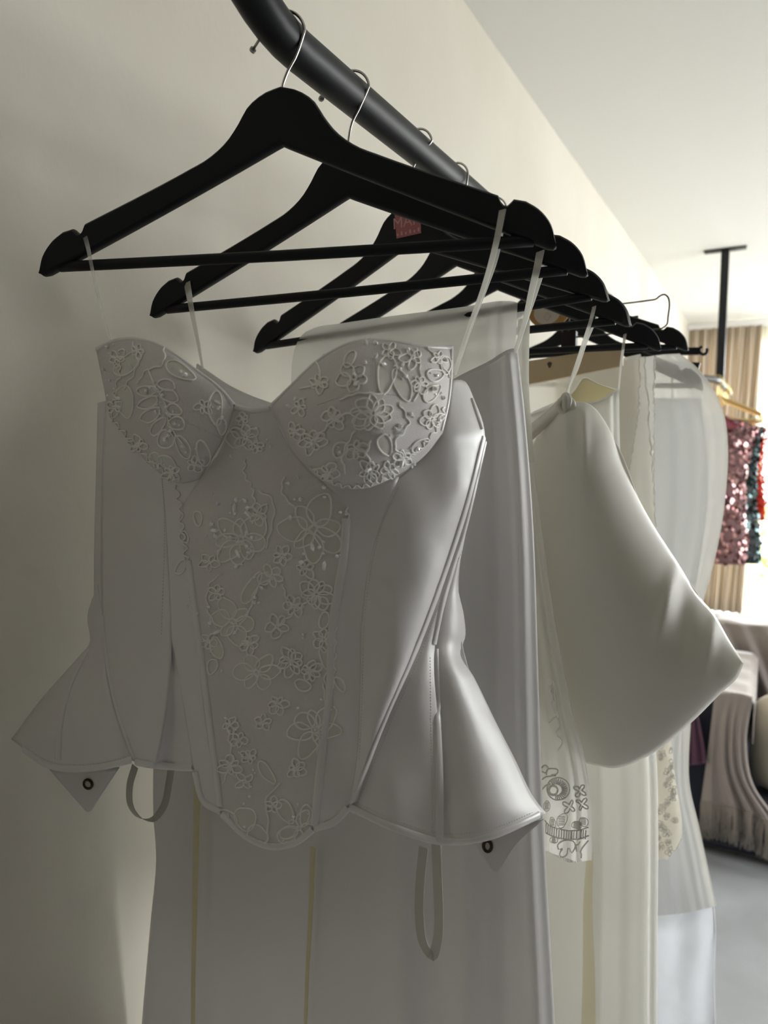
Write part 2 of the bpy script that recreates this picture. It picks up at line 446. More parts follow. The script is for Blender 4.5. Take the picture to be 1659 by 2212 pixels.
# window: frame, mullions, panes, sill
wr = struct(bpy.data.objects.new('window_1', None)); COL.objects.link(wr)
wr.location = ((WIN[0] + WIN[1]) / 2, FAR + 0.06, WIN[2])
x0, x1, z0, z1 = WIN
v, f = box_geo(x0, x1, FAR + .04, FAR + .09, z0, z0 + .05)
box_geo(x0, x1, FAR + .04, FAR + .09, z1 - .05, z1, v, f)
for xm in (x0 + .025, x0 + 1.07, x0 + 2.13, x1 - .025): box_geo(xm - .025, xm + .025, FAR + .04, FAR + .09, z0 + .05, z1 - .05, v, f)
link('window_frame', v, f, M['white_paint'], wr, False)
for k in range(3):
    a = x0 + (.05, 1.095, 2.155)[k]; b = x0 + (1.045, 2.105, 3.15)[k]
    box('pane', a, b, FAR + .06, FAR + .066, z0 + .05, z1 - .05, M['glass'], wr)
box('window_sill', x0 - .08, x1 + .1, FAR - .17, FAR + .02, z0 - .045, z0, M['white_paint'], wr, 0.008)
struct(box('trim_1', 0.0, RX, FAR - .13, FAR - .09, RZ - .075, RZ - .03, M['white_paint'], None, 0.006))
w2 = struct(bpy.data.objects.new('added_window', None)); COL.objects.link(w2); w2.location = (RX + .06, (SIDE[0] + SIDE[1]) / 2, SIDE[2])  # window out of view, added to light the left wall and ceiling
v, f = box_geo(RX + .04, RX + .09, SIDE[0], SIDE[1], SIDE[2], SIDE[2] + .05)
box_geo(RX + .04, RX + .09, SIDE[0], SIDE[1], SIDE[3] - .05, SIDE[3], v, f)
for ym in (SIDE[0] + .025, (SIDE[0] + SIDE[1]) / 2, SIDE[1] - .025): box_geo(RX + .04, RX + .09, ym - .025, ym + .025, SIDE[2] + .05, SIDE[3] - .05, v, f)
link('window_frame', v, f, M['white_paint'], w2, False)
for a, b in ((SIDE[0] + .05, (SIDE[0] + SIDE[1]) / 2 - .025), ((SIDE[0] + SIDE[1]) / 2 + .025, SIDE[1] - .05)): box('pane', RX + .06, RX + .066, a, b, SIDE[2] + .05, SIDE[3] - .05, M['glass'], w2)
# ground, low wall and hedge seen through the window
struct(box('garden_ground', -3, 9, FAR + .2, 16, -.3, -.1, M['lawn']))
struct(box('garden_wall', -2, 8, 8.1, 8.3, -.1, 0.17, M['garden_wall'], None, 0.01))
rnd = random.Random(3)
v, f = [], []
for i in range(2600):
    c = Vector((rnd.uniform(-1.5, 6), 9.2 + rnd.gauss(0, .22), rnd.uniform(-.1, 1) ** 1.0 * 0.95 + rnd.gauss(0, .08)))
    d = Vector((rnd.gauss(0, 1), rnd.gauss(0, 1), rnd.gauss(0, 1))).normalized(); e = d.orthogonal().normalized(); s = rnd.uniform(.03, .07)
    b = len(v); v += [c - d * s, c + e * s * .5, c + d * s, c - e * s * .5]; f.append((b, b + 1, b + 2, b + 3))
tag(link('hedge', v, f, M['hedge'], None, False), 'sunlit green hedge outside the far window', 'hedge')

# ------------------------------------------------------------------ black clothes rail
RAIL_Z = CAM.z + 0.332
rail = thing('clothes_rail', 'black ceiling-hung tubular clothes rail carrying all the hangers', 'rail', (0.293, 0.5, RAIL_Z))
bend = [Vector((0.293, 0.388, RAIL_Z + 0.60)), Vector((0.293, 0.388, RAIL_Z + 0.16))]
for k in range(1, 13):
    a = math.pi / 2 * k / 12
    bend.append(Vector((0.293, 0.388 + .13 * (1 - math.cos(a)), RAIL_Z + 0.13 - .13 * math.sin(a))))
bend += [Vector((0.293, y, RAIL_Z)) for y in (.6, .8, 1.0, 1.4, 1.8)] + [Vector((.300, 3.0, RAIL_Z)), Vector((.306, 3.72, RAIL_Z)), Vector((.33, 3.80, RAIL_Z)), Vector((.372, 3.88, RAIL_Z)), Vector((.394, 3.98, RAIL_Z)), Vector((.395, 4.2, RAIL_Z)), Vector((.395, 4.95, RAIL_Z))]
bend[0].z = RZ
tube('rail_tube', bend, 0.0165, M['black_metal'], rail, 28)
box('ceiling_post', .375, .413, 4.07, 4.11, RAIL_Z - .01, RZ - .008, M['black_metal'], rail, 0.003)
box('ceiling_plate', .295, .49, 4.06, 4.12, RZ - .009, RZ - .0005, M['black_metal'], rail, 0.002)
def at_x(px, py, X):
    r = ray(px, py); return CAM + r * ((X - CAM.x) / r.x)
for (px, py), (qx, qy) in (((566, 76), (546, 108)), ((706, 196), (694, 213))):
    a, b = at_x(px, py, .284), at_x(qx, qy, .271)
    v, f = tube_geo([a, b], 0.0011, 8); d = (b - a).normalized()
    tube_geo([b - d * .0012, b + d * .0012], 0.0026, 10, False, v, f)
    link('fixing_screw', v, f, M['steel'], rail, True)

# ------------------------------------------------------------------ hangers
HX = [(0.0005, .1424), (-.0137, .1386), (-.0277, .1294), (-.0366, .1163), (-.0473, .1031), (-.0635, .0911), (-.0833, .0821), (-.1777, .0430)]
NOTCH = [(-.1797, .0384), (-.1821, .0353), (-.1849, .0347), (-.1876, .0369), (-.1899, .0390)]
END = [(-.1988, .0368), (-.2090, .0297), (-.2176, .0185), (-.2222, .0017), (-.2204, -.0004), (-.2161, .0002), (-.2069, .0045)]
LOW = [(-.1797, .0165), (0.0, .0968)]
def hanger_body_mesh():
    top = [(p.x, p.y) for p in curve([Vector((*p, 0)) for p in HX], 26)] + NOTCH + [(p.x, p.y) for p in curve([Vector((*p, 0)) for p in END[:4]], 12)]
    lowtab = [(0.0, .0968), (.1797, .0165), (.2069, .0045), (.2161, .0002), (.2204, -.0004), (.2222, .0012)]
    left = [(x, z, interp(lowtab, -x)) for x, z in top]
    cols = list(reversed(left)) + [(-x, z, l) for x, z, l in left[1:]]
    th = .0058
    verts, faces = [], []
    for x, zt, zl in cols:
        y = -.010 * (abs(x) / .2225) ** 2               # the shoulders bow slightly towards the room
        bev = min(.0026, (zt - zl) * .3)
        for yy, zz in ((-th, zl + bev), (-th, zt - bev), (-th + .0016, zt - bev * .3), (-th + .004, zt), (th - .004, zt), (th - .0016, zt - bev * .3), (th, zt - bev), (th, zl + bev), (th - .0016, zl + bev * .3), (th - .004, zl), (-th + .004, zl), (-th + .0016, zl + bev * .3)):
            verts.append((x, yy + y, zz))
    n = 12
    for i in range(len(cols) - 1):
        for k in range(n): faces.append((i * n + k, (i + 1) * n + k, (i + 1) * n + (k + 1) % n, i * n + (k + 1) % n))
    faces.append(tuple(range(n))); e = (len(cols) - 1) * n; faces.append(tuple(e + k for k in reversed(range(n))))
    me = bpy.data.meshes.new('hanger_body'); me.from_pydata(verts, [], faces)
    bm = bmesh.new(); bm.from_mesh(me); bmesh.ops.recalc_face_normals(bm, faces=bm.faces); bm.to_mesh(me); bm.free()
    me.polygons.foreach_set('use_smooth', [True] * len(me.polygons)); me.set_sharp_from_angle(angle=math.radians(42))
    me.materials.append(M['black_wood']); return me
BODY = hanger_body_mesh()
bp = [Vector((x, -.0085 * (1 - (1 - abs(x) / .205) * .4), .0077)) for x in [-.205 + .41 * i / 16 for i in range(17)]]
bv, bf = tube_geo(bp, .0047, 12)
BAR = bpy.data.meshes.new('trouser_bar'); BAR.from_pydata([tuple(q) for q in bv], [], bf); BAR.materials.append(M['black_wood'])
BAR.polygons.foreach_set('use_smooth', [True] * len(BAR.polygons))

def hanger(loc, yaw, tilt, label, hook=True, railz=RAIL_Z):
    o = thing('clothes_hanger', label, 'hanger', loc, 'black wooden hangers on the rail')
    o.rotation_euler = (0, -math.radians(tilt), math.radians(yaw))
    for nm, me in (('hanger_body', BODY), ('trouser_bar', BAR)):
        c = bpy.data.objects.new(nm, me); COL.objects.link(c); c.parent = o
    rc = railz - loc[2] + .0012; R = .0188; hx = (.293 - loc[0]) / math.cos(math.radians(yaw)) + rc * math.tan(math.radians(tilt)) + .0012     # ring closes round the tube
    arc = [Vector((hx + R * math.cos(a), 0, rc + R * math.sin(a))) for a in [math.radians(6 + 160 * k / 14) for k in range(15)]]
    pts = curve([Vector((0, 0, .136)), Vector((.0005, 0, .1435)), Vector((.0055, 0, rc - .0275)), Vector((.0125, 0, rc - .0165)), arc[0]], 16)[:-1] + arc
    hv, hf = tube_geo(pts, .00125, 10)
    hm = bpy.data.meshes.new('hook'); hm.from_pydata([tuple(q) for q in hv], [], hf); hm.materials.append(M['chrome'])
    hm.polygons.foreach_set('use_smooth', [True] * len(hm.polygons))
    c = bpy.data.objects.new('hook', hm); COL.objects.link(c); c.parent = o
    return o
HP = [  # x, y, z above the camera, yaw, tilt
    (-.368, .495, .150, 16.4, -.3), (-.367, .601, .140, 9.0, 1.0), (-.371, .743, .131, -1.0, 2.8),
    (-.3635, .85, .130, -6.0, 0), (-.359, .99, .126, 8.0, 0), (-.345, 1.20, .146, 0, 0), (-.335, 1.36, .108, 0, -3)]
HL = ['black wooden hanger nearest the camera, carrying the beaded corset',
      'black wooden hanger second from the front, carrying the long white satin gown',
      'black wooden hanger with a pink sticker on its neck, tulle veil over its bar',
      'black wooden hanger carrying the bubble dress by a thin knotted strap',
      'black wooden hanger carrying the cream gown, just behind the bubble dress hanger',
      'black wooden hanger carrying the ivory lace veil, in front of the grey garment bag',
      'black wooden hanger seen blurred inside the frosted garment bag']
PL = []
HG = []
for k, (hx, hy, hz, yw, tl) in enumerate(HP):
    loc = (CAM.x + hx, hy, CAM.z + hz)
    HG.append(hanger(loc, yw, tl, HL[k])); PL.append(Plane(loc, yw))

# pink sticker on the third hanger
def text_mesh(body, size):
    cu = bpy.data.curves.new('lettering', 'FONT'); cu.body = body; cu.size = size; cu.extrude = 0.0001; cu.align_x = 'CENTER'
    ob = bpy.data.objects.new('lettering', cu); COL.objects.link(ob)
    dg = bpy.context.evaluated_depsgraph_get(); dg.update()
    me = bpy.data.meshes.new_from_object(ob.evaluated_get(dg))
    bpy.data.objects.remove(ob); return me
hg = HG[2]
inv = Matrix.LocRotScale(hg.location, hg.rotation_euler, None).inverted()
q = [inv @ PL[2].at(px, py, .007) for px, py in ((850, 440), (906, 428), (909, 503), (856, 515))]
sv = [Vector((p.x, -.0064, p.z)) for p in q] + [Vector((p.x, -.0060, p.z)) for p in q]
me = bpy.data.meshes.new('sticker'); me.from_pydata([tuple(p) for p in sv], [], [(3, 2, 1, 0), (4, 5, 6, 7), (0, 1, 5, 4), (1, 2, 6, 5), (2, 3, 7, 6), (3, 0, 4, 7)])
me.materials.append(M['pink']); st = bpy.data.objects.new('sticker', me); COL.objects.link(st); st.parent = hg; st['label'] = 'dusty pink square sticker'
cxm = sum(p.x for p in q) / 4; zt = (q[0].z + q[1].z) / 2; zb = (q[2].z + q[3].z) / 2; hgt = zt - zb
for body, fz, sz in (('WO', .40, .30), ('MAN', .72, .36)):
    me = text_mesh(body, sz * hgt * 1.25)
    me.materials.clear(); me.materials.append(M['pink_print'])
    c = bpy.data.objects.new('lettering', me); COL.objects.link(c); c.parent = st
    c.rotation_euler = (math.pi / 2, 0, 0); c.location = (cxm, -.0066, zt - fz * hgt)
v, f = [], []
for k in range(6):
    x = cxm + (-2.5 + k) * hgt * .14; box_geo(x - hgt * .03, x + hgt * .03, -.0067, -.0063, zb + hgt * .06, zb + hgt * (.13 + .04 * (k % 2)), v, f)
me = bpy.data.meshes.new('lettering'); me.from_pydata([tuple(p) for p in v], [], f); me.materials.append(M['pink_print'])
c = bpy.data.objects.new('lettering', me); COL.objects.link(c); c.parent = st

# ------------------------------------------------------------------ beaded corset on the first hanger
P1 = PL[0]
corset = thing('corset', 'white satin corset with beaded lace cups and flared hips on the front hanger', 'corset', P1.at(600, 1300))
XL = [(730, 200), (870, 228), (1000, 214), (1250, 200), (1400, 185), (1600, 22), (1900, 0)]
XR = [(730, 985), (820, 1002), (940, 1048), (1150, 1012), (1270, 992), (1390, 1000), (1600, 1100), (1757, 1182), (1900, 1200)]
def cbase(x, y):
    l, r = interp(XL, y) - 6, interp(XR, y) + 6
    s = min(max((x - l) / (r - l), 0.0), 1.0)
    return -.012 + .082 * max(1 - (2 * s - 1) ** 2, 0) ** .62 + .0016 * math.sin(x / 41 + y / 75) * math.sin(y / 43 - x / 90) + .0009 * math.sin(x / 23 - y / 61)
FRONT = []
def cpatch(name, T, B, L, R, mat, extra=lambda u, v: 0.0, nu=26, nv=44, keep=True, thick=.0010, label=None):
    return patch(name, P1, V2(*T), V2(*B), V2(*L), V2(*R), lambda u, v, x, y: cbase(x, y) + extra(u, v), mat, corset, nu, nv, thick, None, label, FRONT if keep else None)
sn = lambda t: math.sin(math.pi * min(max(t, 0), 1))
dome = lambda h: (lambda u, v: h * (sn(u) ** .6) * (sn(v) ** .6))
L_lace = [(507, 875), (470, 985), (425, 1045), (393, 1100), (400, 1200), (422, 1350), (440, 1520), (475, 1755)]
R_lace = [(582, 878), (640, 985), (715, 1058), (752, 1100), (745, 1200), (722, 1350), (718, 1500), (700, 1640), (678, 1792)]
cpatch('lace_panel', [(507, 875), (545, 882), (582, 878)], [(475, 1755), (540, 1815), (590, 1832), (640, 1822), (678, 1792)], L_lace, R_lace, M['net'], lambda u, v: .002 * sn(u), 30, 60, label='ivory net panel under the lace')
L_sat = [(345, 1010), (356, 1100), (362, 1200), (372, 1370), (398, 1520), (420, 1660)]
cpatch('front_panel', [(345, 1010), (430, 1015), (470, 985)], [(420, 1660), (440, 1735), (475, 1755)], L_sat, [(470, 985), (425, 1045), (394, 1100), (401, 1200), (423, 1350), (441, 1520), (475, 1755)], M['satin'])
R_sat = [(862, 1030), (832, 1110), (800, 1210), (782, 1350), (778, 1500), (772, 1640), (755, 1745)]
cpatch('front_panel', [(640, 985), (720, 1030), (862, 1030)], [(678, 1792), (720, 1780), (755, 1745)], [(640, 985), (715, 1058), (752, 1100), (746, 1200), (723, 1350), (719, 1500), (701, 1640), (678, 1792)], R_sat, M['satin'])
SEAM_L = [(230, 860), (222, 1000), (219, 1200), (221, 1330), (227, 1423), (246, 1525), (287, 1643)]
cpatch('side_panel', [(230, 860), (300, 930), (350, 1015)], [(287, 1643), (310, 1652), (335, 1656)], SEAM_L, [(350, 1015), (358, 1100), (364, 1200), (371, 1370), (366, 1480), (352, 1580), (335, 1656)], M['satin'], lambda u, v: .004 * sn(u) * sn(v) + .006 * math.exp(-((v - .62) / .03) ** 2) * (u - .3))
cpatch('side_gusset', [(368, 1365), (370, 1368), (373, 1370)], [(335, 1650), (380, 1657), (420, 1662)], [(368, 1365), (366, 1480), (352, 1580), (335, 1650)], [(373, 1370), (398, 1520), (420, 1662)], M['satin'], lambda u, v: -.012 * sn(u) * v, 14, 24)
cpatch('hip_flare', [(212, 1262), (216, 1290), (221, 1318)], [(25, 1597), (110, 1656), (200, 1662), (287, 1643)], [(212, 1262), (190, 1330), (194, 1390), (170, 1420), (90, 1510), (25, 1597)], [(221, 1318), (227, 1423), (246, 1525), (287, 1643)], M['satin'], lambda u, v: .010 * sn(u * 1.0) * v + .005 * math.sin(u * 9) * v)
cpatch('side_edge', [(212, 870), (221, 868), (230, 866)], [(200, 1290), (210, 1310), (222, 1325)], [(212, 870), (209, 1000), (205, 1150), (204, 1290)], [(230, 866), (223, 1000), (220, 1200), (222, 1325)], M['satin'], lambda u, v: -.004 + .004 * u, 8, 30)
SEAM_R = [(972, 822), (1000, 822), (1024, 866), (1046, 935), (1010, 1085), (960, 1240), (900, 1400), (830, 1560), (760, 1738)]
cpatch('side_panel', [(862, 1030), (915, 985), (955, 930), (972, 822)], [(755, 1745), (757, 1742), (760, 1738)], R_sat, SEAM_R, M['satin'], lambda u, v: .010 * sn(u) * sn(v) ** .7, 40, 60)
D1R = [(1048, 948), (1007, 1140), (962, 1300), (938, 1400), (945, 1560), (955, 1700), (955, 1822)]
cpatch('back_panel', [(1046, 938), (1047, 943), (1048, 948)], [(750, 1745), (850, 1790), (955, 1822)], [(1046, 938), (1010, 1085), (960, 1240), (900, 1400), (830, 1560), (750, 1745)], D1R, M['satin'], lambda u, v: -.004 + .006 * sn(u) * v)
cpatch('hip_flare', [(1005, 1135), (1006, 1138), (1007, 1140)], [(955, 1822), (1060, 1810), (1120, 1785), (1178, 1757)], [(1005, 1135), (962, 1300), (938, 1400), (945, 1560), (955, 1822)],
       [(1007, 1140), (988, 1265), (1001, 1330), (1004, 1375), (993, 1412), (1022, 1462), (1070, 1560), (1112, 1642), (1150, 1720), (1178, 1757)], M['satin'], lambda u, v: -.010 + .016 * sn(u) * v - .006 * math.exp(-((v - .40) / .06) ** 2) * u, 30, 60)
# cups
CUP_L = dict(T=[(208, 752), (245, 734), (290, 729), (350, 746), (420, 795), (480, 842), (507, 875)], B=[(238, 900), (290, 965), (345, 1020), (390, 1043), (430, 1035)], L=[(208, 752), (224, 830), (238, 900)], R=[(507, 875), (490, 930), (458, 990), (430, 1035)])
CUP_R = dict(T=[(582, 878), (625, 835), (690, 775), (760, 738), (830, 733), (900, 744), (978, 748)], B=[(668, 1012), (720, 1048), (780, 1055), (850, 1030), (915, 985), (955, 935)], L=[(582, 878), (610, 930), (640, 985), (668, 1012)], R=[(978, 748), (977, 800), (970, 870), (955, 935)])
_, cl = cpatch('cup', mat=M['cup_net'], extra=lambda u, v: .006 + dome(.034)(u, v), nu=44, nv=40, thick=.0010, **CUP_L)
_, cr = cpatch('cup', mat=M['cup_net'], extra=lambda u, v: .006 + dome(.040)(u, v), nu=50, nv=44, thick=.0010, **CUP_R)
# back of the corset, hanging behind
patch('back_panel', P1, V2((225, 900), (600, 1000), (1040, 940)), V2((60, 1600), (600, 1680), (1150, 1750)), V2((225, 900), (215, 1250), (200, 1400), (60, 1600)), V2((1040, 940), (990, 1270), (1000, 1400), (1150, 1750)),
      lambda u, v, x, y: -.012 - .022 * sn(u), M['satin_plain'], corset, 20, 30)
FB = BVHTree.FromPolygons([p for vv, ff in FRONT for p in vv], [tuple(i + sum(len(a[0]) for a in FRONT[:k]) for i in q) for k, (vv, ff) in enumerate(FRONT) for q in ff])
def onfront(px, py, lift=.0012, bvh=None):
    d = ray(px, py).normalized()
    h = (bvh or FB).ray_cast(CAM, d)
    if h[0] is None: return None
    n = h[1] if h[1].dot(d) < 0 else -h[1]
    return h[0] + n * lift, n
def front_line(pts, n, lift=.001, bvh=None):
    out = []
    for p in curve(V2(*pts), n):
        h = onfront(p.x, p.y, lift, bvh)
        if h: out.append(h[0])
    return out
# boning channels, hems and stitching
def channel(pts, w, name='boning_channel', n=50, lift=.0006):
    """flat stitched tape lying on the cloth"""
    c, nn = [], []
    for p in curve(V2(*pts), n):
        h = onfront(p.x, p.y, lift)
        if h: c.append(h[0]); nn.append(h[1])
    for _ in range(2):
        c = [c[0]] + [(c[k - 1] + c[k] * 2 + c[k + 1]) / 4 for k in range(1, len(c) - 1)] + [c[-1]]
    V, Fc = [], []
    prof = [(-1, -.0004), (-.92, .0007), (-.5, .0013), (0, .0015), (.5, .0013), (.92, .0007), (1, -.0004)]
    m = len(prof)
    for k in range(len(c)):
        t = (c[min(k + 1, len(c) - 1)] - c[max(k - 1, 0)]).normalized()
        n0 = nn[k]; n0 = (n0 - t * n0.dot(t)).normalized(); wd = t.cross(n0)
        for a, b in prof: V.append(c[k] + wd * (a * w) + n0 * b)
    for k in range(len(c) - 1):
        for q in range(m - 1):
            a = k * m + q; Fc.append((a, a + 1, a + m + 1, a + m))
    return link(name, V, Fc, M['satin'], corset)
channel([(1043, 945), (1008, 1085), (958, 1240), (898, 1400), (828, 1560), (762, 1730)], .0042)
channel([(1046, 955), (1003, 1140), (958, 1290), (936, 1392)], .0030)
channel([(1018, 862), (1040, 928)], .0026, n=16)
channel([(938, 1402), (944, 1560), (949, 1700), (949, 1815)], .0034)
channel([(193, 1402), (155, 1480), (132, 1560), (126, 1640)], .0034)
channel([(224, 1330), (232, 1423), (252, 1525), (290, 1638)], .0022)
channel([(408, 1210), (430, 1380), (450, 1530), (476, 1740)], .0034)
channel([(748, 1120), (741, 1210), (718, 1350), (712, 1500), (694, 1640), (680, 1780)], .0034)
for pts in ([(28, 1600), (110, 1655), (200, 1659), (285, 1641)], [(290, 1645), (335, 1653), (418, 1658)], [(752, 1742), (850, 1786), (955, 1818), (1060, 1806), (1120, 1781), (1176, 1754)], [(422, 1665), (442, 1732), (478, 1752)], [(680, 1788), (720, 1776), (752, 1744)],
            [(480, 1757), (540, 1811), (590, 1828), (640, 1818), (676, 1790)]):
    channel(pts, .0030, 'hem_binding', 30, .0004)
for pts in ([(210, 754), (245, 738), (290, 733), (350, 750), (420, 799), (480, 846), (504, 876)], [(586, 878), (626, 839), (690, 779), (760, 742), (830, 737), (900, 748), (975, 752)], [(974, 754), (973, 800), (966, 870), (952, 930)], [(508, 879), (545, 886), (581, 882)]):
    channel(pts, .0020, 'cup_binding', 40, .0003)
def stitches(pts, n, lift=.0006):
    v, f = [], []
    c = front_line(pts, n * 2, lift)
    for k in range(0, len(c) - 1, 2): tube_geo([c[k], c[k + 1]], .00028, 4, False, v, f)
    return v, f
v, f = [], []
for pts, n in (([(862, 1050), (832, 1115), (805, 1210), (787, 1350), (783, 1500), (777, 1640)], 90), ([(1050, 960), (1015, 1140), (950, 1300), (915, 1395), (845, 1560), (772, 1738)], 110), ([(928, 1420), (930, 1560), (933, 1700), (934, 1800)], 60),
               ([(352, 1040), (356, 1120), (350, 1370)], 50), ([(760, 1728), (850, 1770), (955, 1800), (1060, 1790), (1150, 1755)], 70), ([(180, 1430), (150, 1500), (136, 1570)], 26), ([(286, 870), (340, 890), (400, 910), (480, 948)], 60), ([(686, 875), (740, 858), (800, 850), (880, 858)], 60), ([(700, 1775), (745, 1750)], 10), ([(60, 1618), (110, 1645), (200, 1650), (280, 1634)], 40)):
    a, b = stitches(pts, n); k = len(v); v += a; f += [tuple(i + k for i in q) for q in b]
link('stitching', v, f, M['cord_grey'], corset, kind='stuff')

# corded lace flowers, leaves and vines, each a motif of its own
def loop_leaf(cx, cy, l, w, ang, n=16, pt=.7):
    a = math.radians(ang); out = []; p1, p2 = random.uniform(0, 6), random.uniform(0, 6)
    for k in range(n + 1):
        t = 2 * math.pi * k / n; wq = 1 + .10 * math.sin(2 * t + p1) + .06 * math.sin(3 * t + p2)
        x = math.cos(t) * l / 2; y = math.sin(t) * w / 2 * (abs(math.sin(t / 2 + .0)) ** pt * .4 + .75)
        x *= wq; y *= wq
        out.append((cx + x * math.cos(a) - y * math.sin(a), cy + x * math.sin(a) + y * math.cos(a)))
    return out
def flower(cx, cy, r, n, rot=0, jit=.32):
    out = []
    for k in range(n):
        a = rot + 360 / n * k + random.uniform(-8, 8); rr = r * random.uniform(1 - jit, 1 + jit * .5)
        w = min(1.75 * rr * math.sin(math.pi / n), rr * .6)
        m = rr * .56
        out.append(loop_leaf(cx + m * math.cos(math.radians(a)), cy + m * math.sin(math.radians(a)), rr * .86, w, a + random.uniform(-12, 12)))
    out.append(loop_leaf(cx, cy, r * .26, r * .24, 0, 10))
    return out
MOTIF = []
def motif(kind, lines, fill=False, rad=.00074, mat='cord'):
    v, f = [], []
    for ln in lines:
        c = []
        for p in curve(V2(*ln), max(len(ln) * 2, 12)):
            h = onfront(p.x, p.y, .0010)
            if h: c.append(h[0])
            else:
                if len(c) > 2: tube_geo(c, rad, 5, False, v, f)
                c = []
        if len(c) > 2: tube_geo(c, rad, 5, False, v, f)
    if v: link(kind, v, f, M[mat], corset)
    if fill:
        v, f = [], []
        for ln in lines:
            cx = sum(p[0] for p in ln) / len(ln); cy = sum(p[1] for p in ln) / len(ln)
            c = [onfront(x, y, .0008) for x, y in ln]; m = onfront(cx, cy, .0011)
            if m and all(c):
                b = len(v); v.append(m[0]); v += [q[0] for q in c]
                f += [(b, b + i, b + i + 1) for i in range(1, len(c))]
        if v: link('petal_fill', v, f, M['lace_fill'], corset)
FL = [(804, 893, 40, 9, 1), (724, 902, 26, 6, 0), (680, 953, 28, 7, 0), (798, 1016, 30, 7, 0), (708, 1019, 24, 6, 0), (765, 818, 36, 5, 0), (867, 990, 24, 6, 0), (930, 905, 30, 6, 0), (640, 930, 20, 6, 0), (890, 775, 26, 5, 0),
      (520, 1166, 66, 8, 1), (677, 1144, 72, 7, 1), (590, 1244, 34, 5, 1), (506, 1341, 52, 6, 1), (684, 1283, 38, 9, 0), (637, 1308, 24, 6, 0), (600, 1352, 28, 5, 0), (628, 1428, 32, 8, 0), (557, 1453, 48, 6, 1),
      (681, 1575, 60, 7, 1), (671, 1450, 26, 7, 0), (498, 1565, 18, 5, 0), (517, 1597, 20, 5, 0), (499, 1653, 26, 6, 0), (539, 1633, 18, 6, 0), (529, 1686, 22, 4, 1), (646, 1787, 38, 5, 1), (533, 944, 30, 6, 0), (527, 905, 16, 5, 0), (556, 965, 16, 5, 0),
      (690, 830, 22, 6, 0), (650, 880, 18, 5, 0), (840, 760, 24, 5, 0), (770, 970, 26, 6, 0), (840, 1015, 22, 6, 0), (905, 830, 22, 6, 0), (945, 775, 18, 5, 0), (300, 960, 20, 6, 0), (420, 1000, 20, 5, 0), (300, 760, 18, 5, 0), (440, 880, 20, 5, 0), (560, 1110, 26, 6, 0), (610, 1200, 24, 6, 0), (455, 1215, 22, 5, 0), (540, 1390, 22, 6, 0), (600, 1520, 24, 6, 0), (570, 1560, 20, 5, 0), (640, 1660, 22, 6, 0), (590, 1740, 20, 5, 0), (660, 1225, 24, 6, 0),
      (452, 1385, 26, 5, 0), (700, 1380, 24, 6, 0), (470, 1280, 20, 5, 0), (255, 775, 22, 5, 0), (250, 880, 20, 6, 0), (372, 1020, 20, 6, 0)]
for x, y, r, n, fl in FL: motif('lace_flower', flower(x, y, r, n, random.uniform(0, 90)), bool(fl))
def z1(*q): return [(180 + x / 3.77, 700 + y / 3.77) for x, y in q]
def zl(x, y, l, w, a): return loop_leaf(180 + x / 3.77, 700 + y / 3.77, l / 3.77, w / 3.77, a)
LV = [zl(685, 500, 150, 75, 10), zl(530, 545, 150, 80, -8), zl(710, 588, 140, 90, 20), zl(540, 640, 190, 75, -25), zl(750, 700, 120, 85, 35), zl(560, 740, 190, 85, -32), zl(770, 810, 135, 95, 30), zl(620, 830, 160, 85, -52), zl(680, 935, 160, 115, -75), zl(820, 1000, 185, 95, 60)]
motif('lace_spray', LV + [z1((540, 380), (600, 520), (680, 650), (705, 800), (770, 910), (840, 1000))])
for q in (zl(380, 320, 260, 130, -40), zl(790, 390, 240, 110, 26), zl(350, 630, 290, 120, 80), zl(1075, 690, 250, 110, 86), zl(975, 1050, 190, 100, 80), zl(1230, 940, 130, 110, 40), zl(690, 1120, 150, 90, 20), zl(600, 1090, 120, 70, 40), zl(1120, 830, 120, 70, 95)): motif('lace_leaf', [q], True)
for x, y, l, w, a in ((833, 811, 74, 40, 100), (756, 778, 36, 20, -60), (867, 833, 74, 30, 60), (938, 811, 34, 26, -20), (930, 850, 50, 22, -50), (782, 910, 34, 30, 20), (960, 790, 40, 20, 80), (830, 960, 50, 24, 70), (905, 960, 40, 20, -40), (735, 970, 40, 22, 120),
                      (577, 1668, 54, 22, 52), (618, 1752, 60, 27, 55), (662, 1760, 46, 24, 110), (494, 1767, 44, 32, 30), (532, 1768, 56, 38, 80), (558, 1802, 44, 38, 10), (622, 1802, 48, 30, -15), (545, 1270, 70, 26, -60), (470, 1400, 50, 24, 80), (655, 1480, 40, 20, 20), (430, 1120, 30, 18, 80), (392, 1225, 38, 15, -62), (735, 1478, 40, 14, 60), (400, 1160, 28, 16, 60),
                      (700, 1340, 40, 18, 100), (702, 1420, 46, 18, 80), (712, 1470, 40, 16, 70), (460, 1440, 36, 18, 100)):
    motif('lace_leaf', [loop_leaf(x, y, l, w, a)], l > 45)
def wob(pts, amp, n):
    c = curve(V2(*pts), n); out = []
    for i, p in enumerate(c):
        q = c[min(i + 1, n - 1)] - c[max(i - 1, 0)]; q = Vector((-q.y, q.x, 0)).normalized()
        p = p + q * amp * math.sin(i * 1.9 + random.uniform(-.5, .5)); out.append((p.x, p.y))
    return out
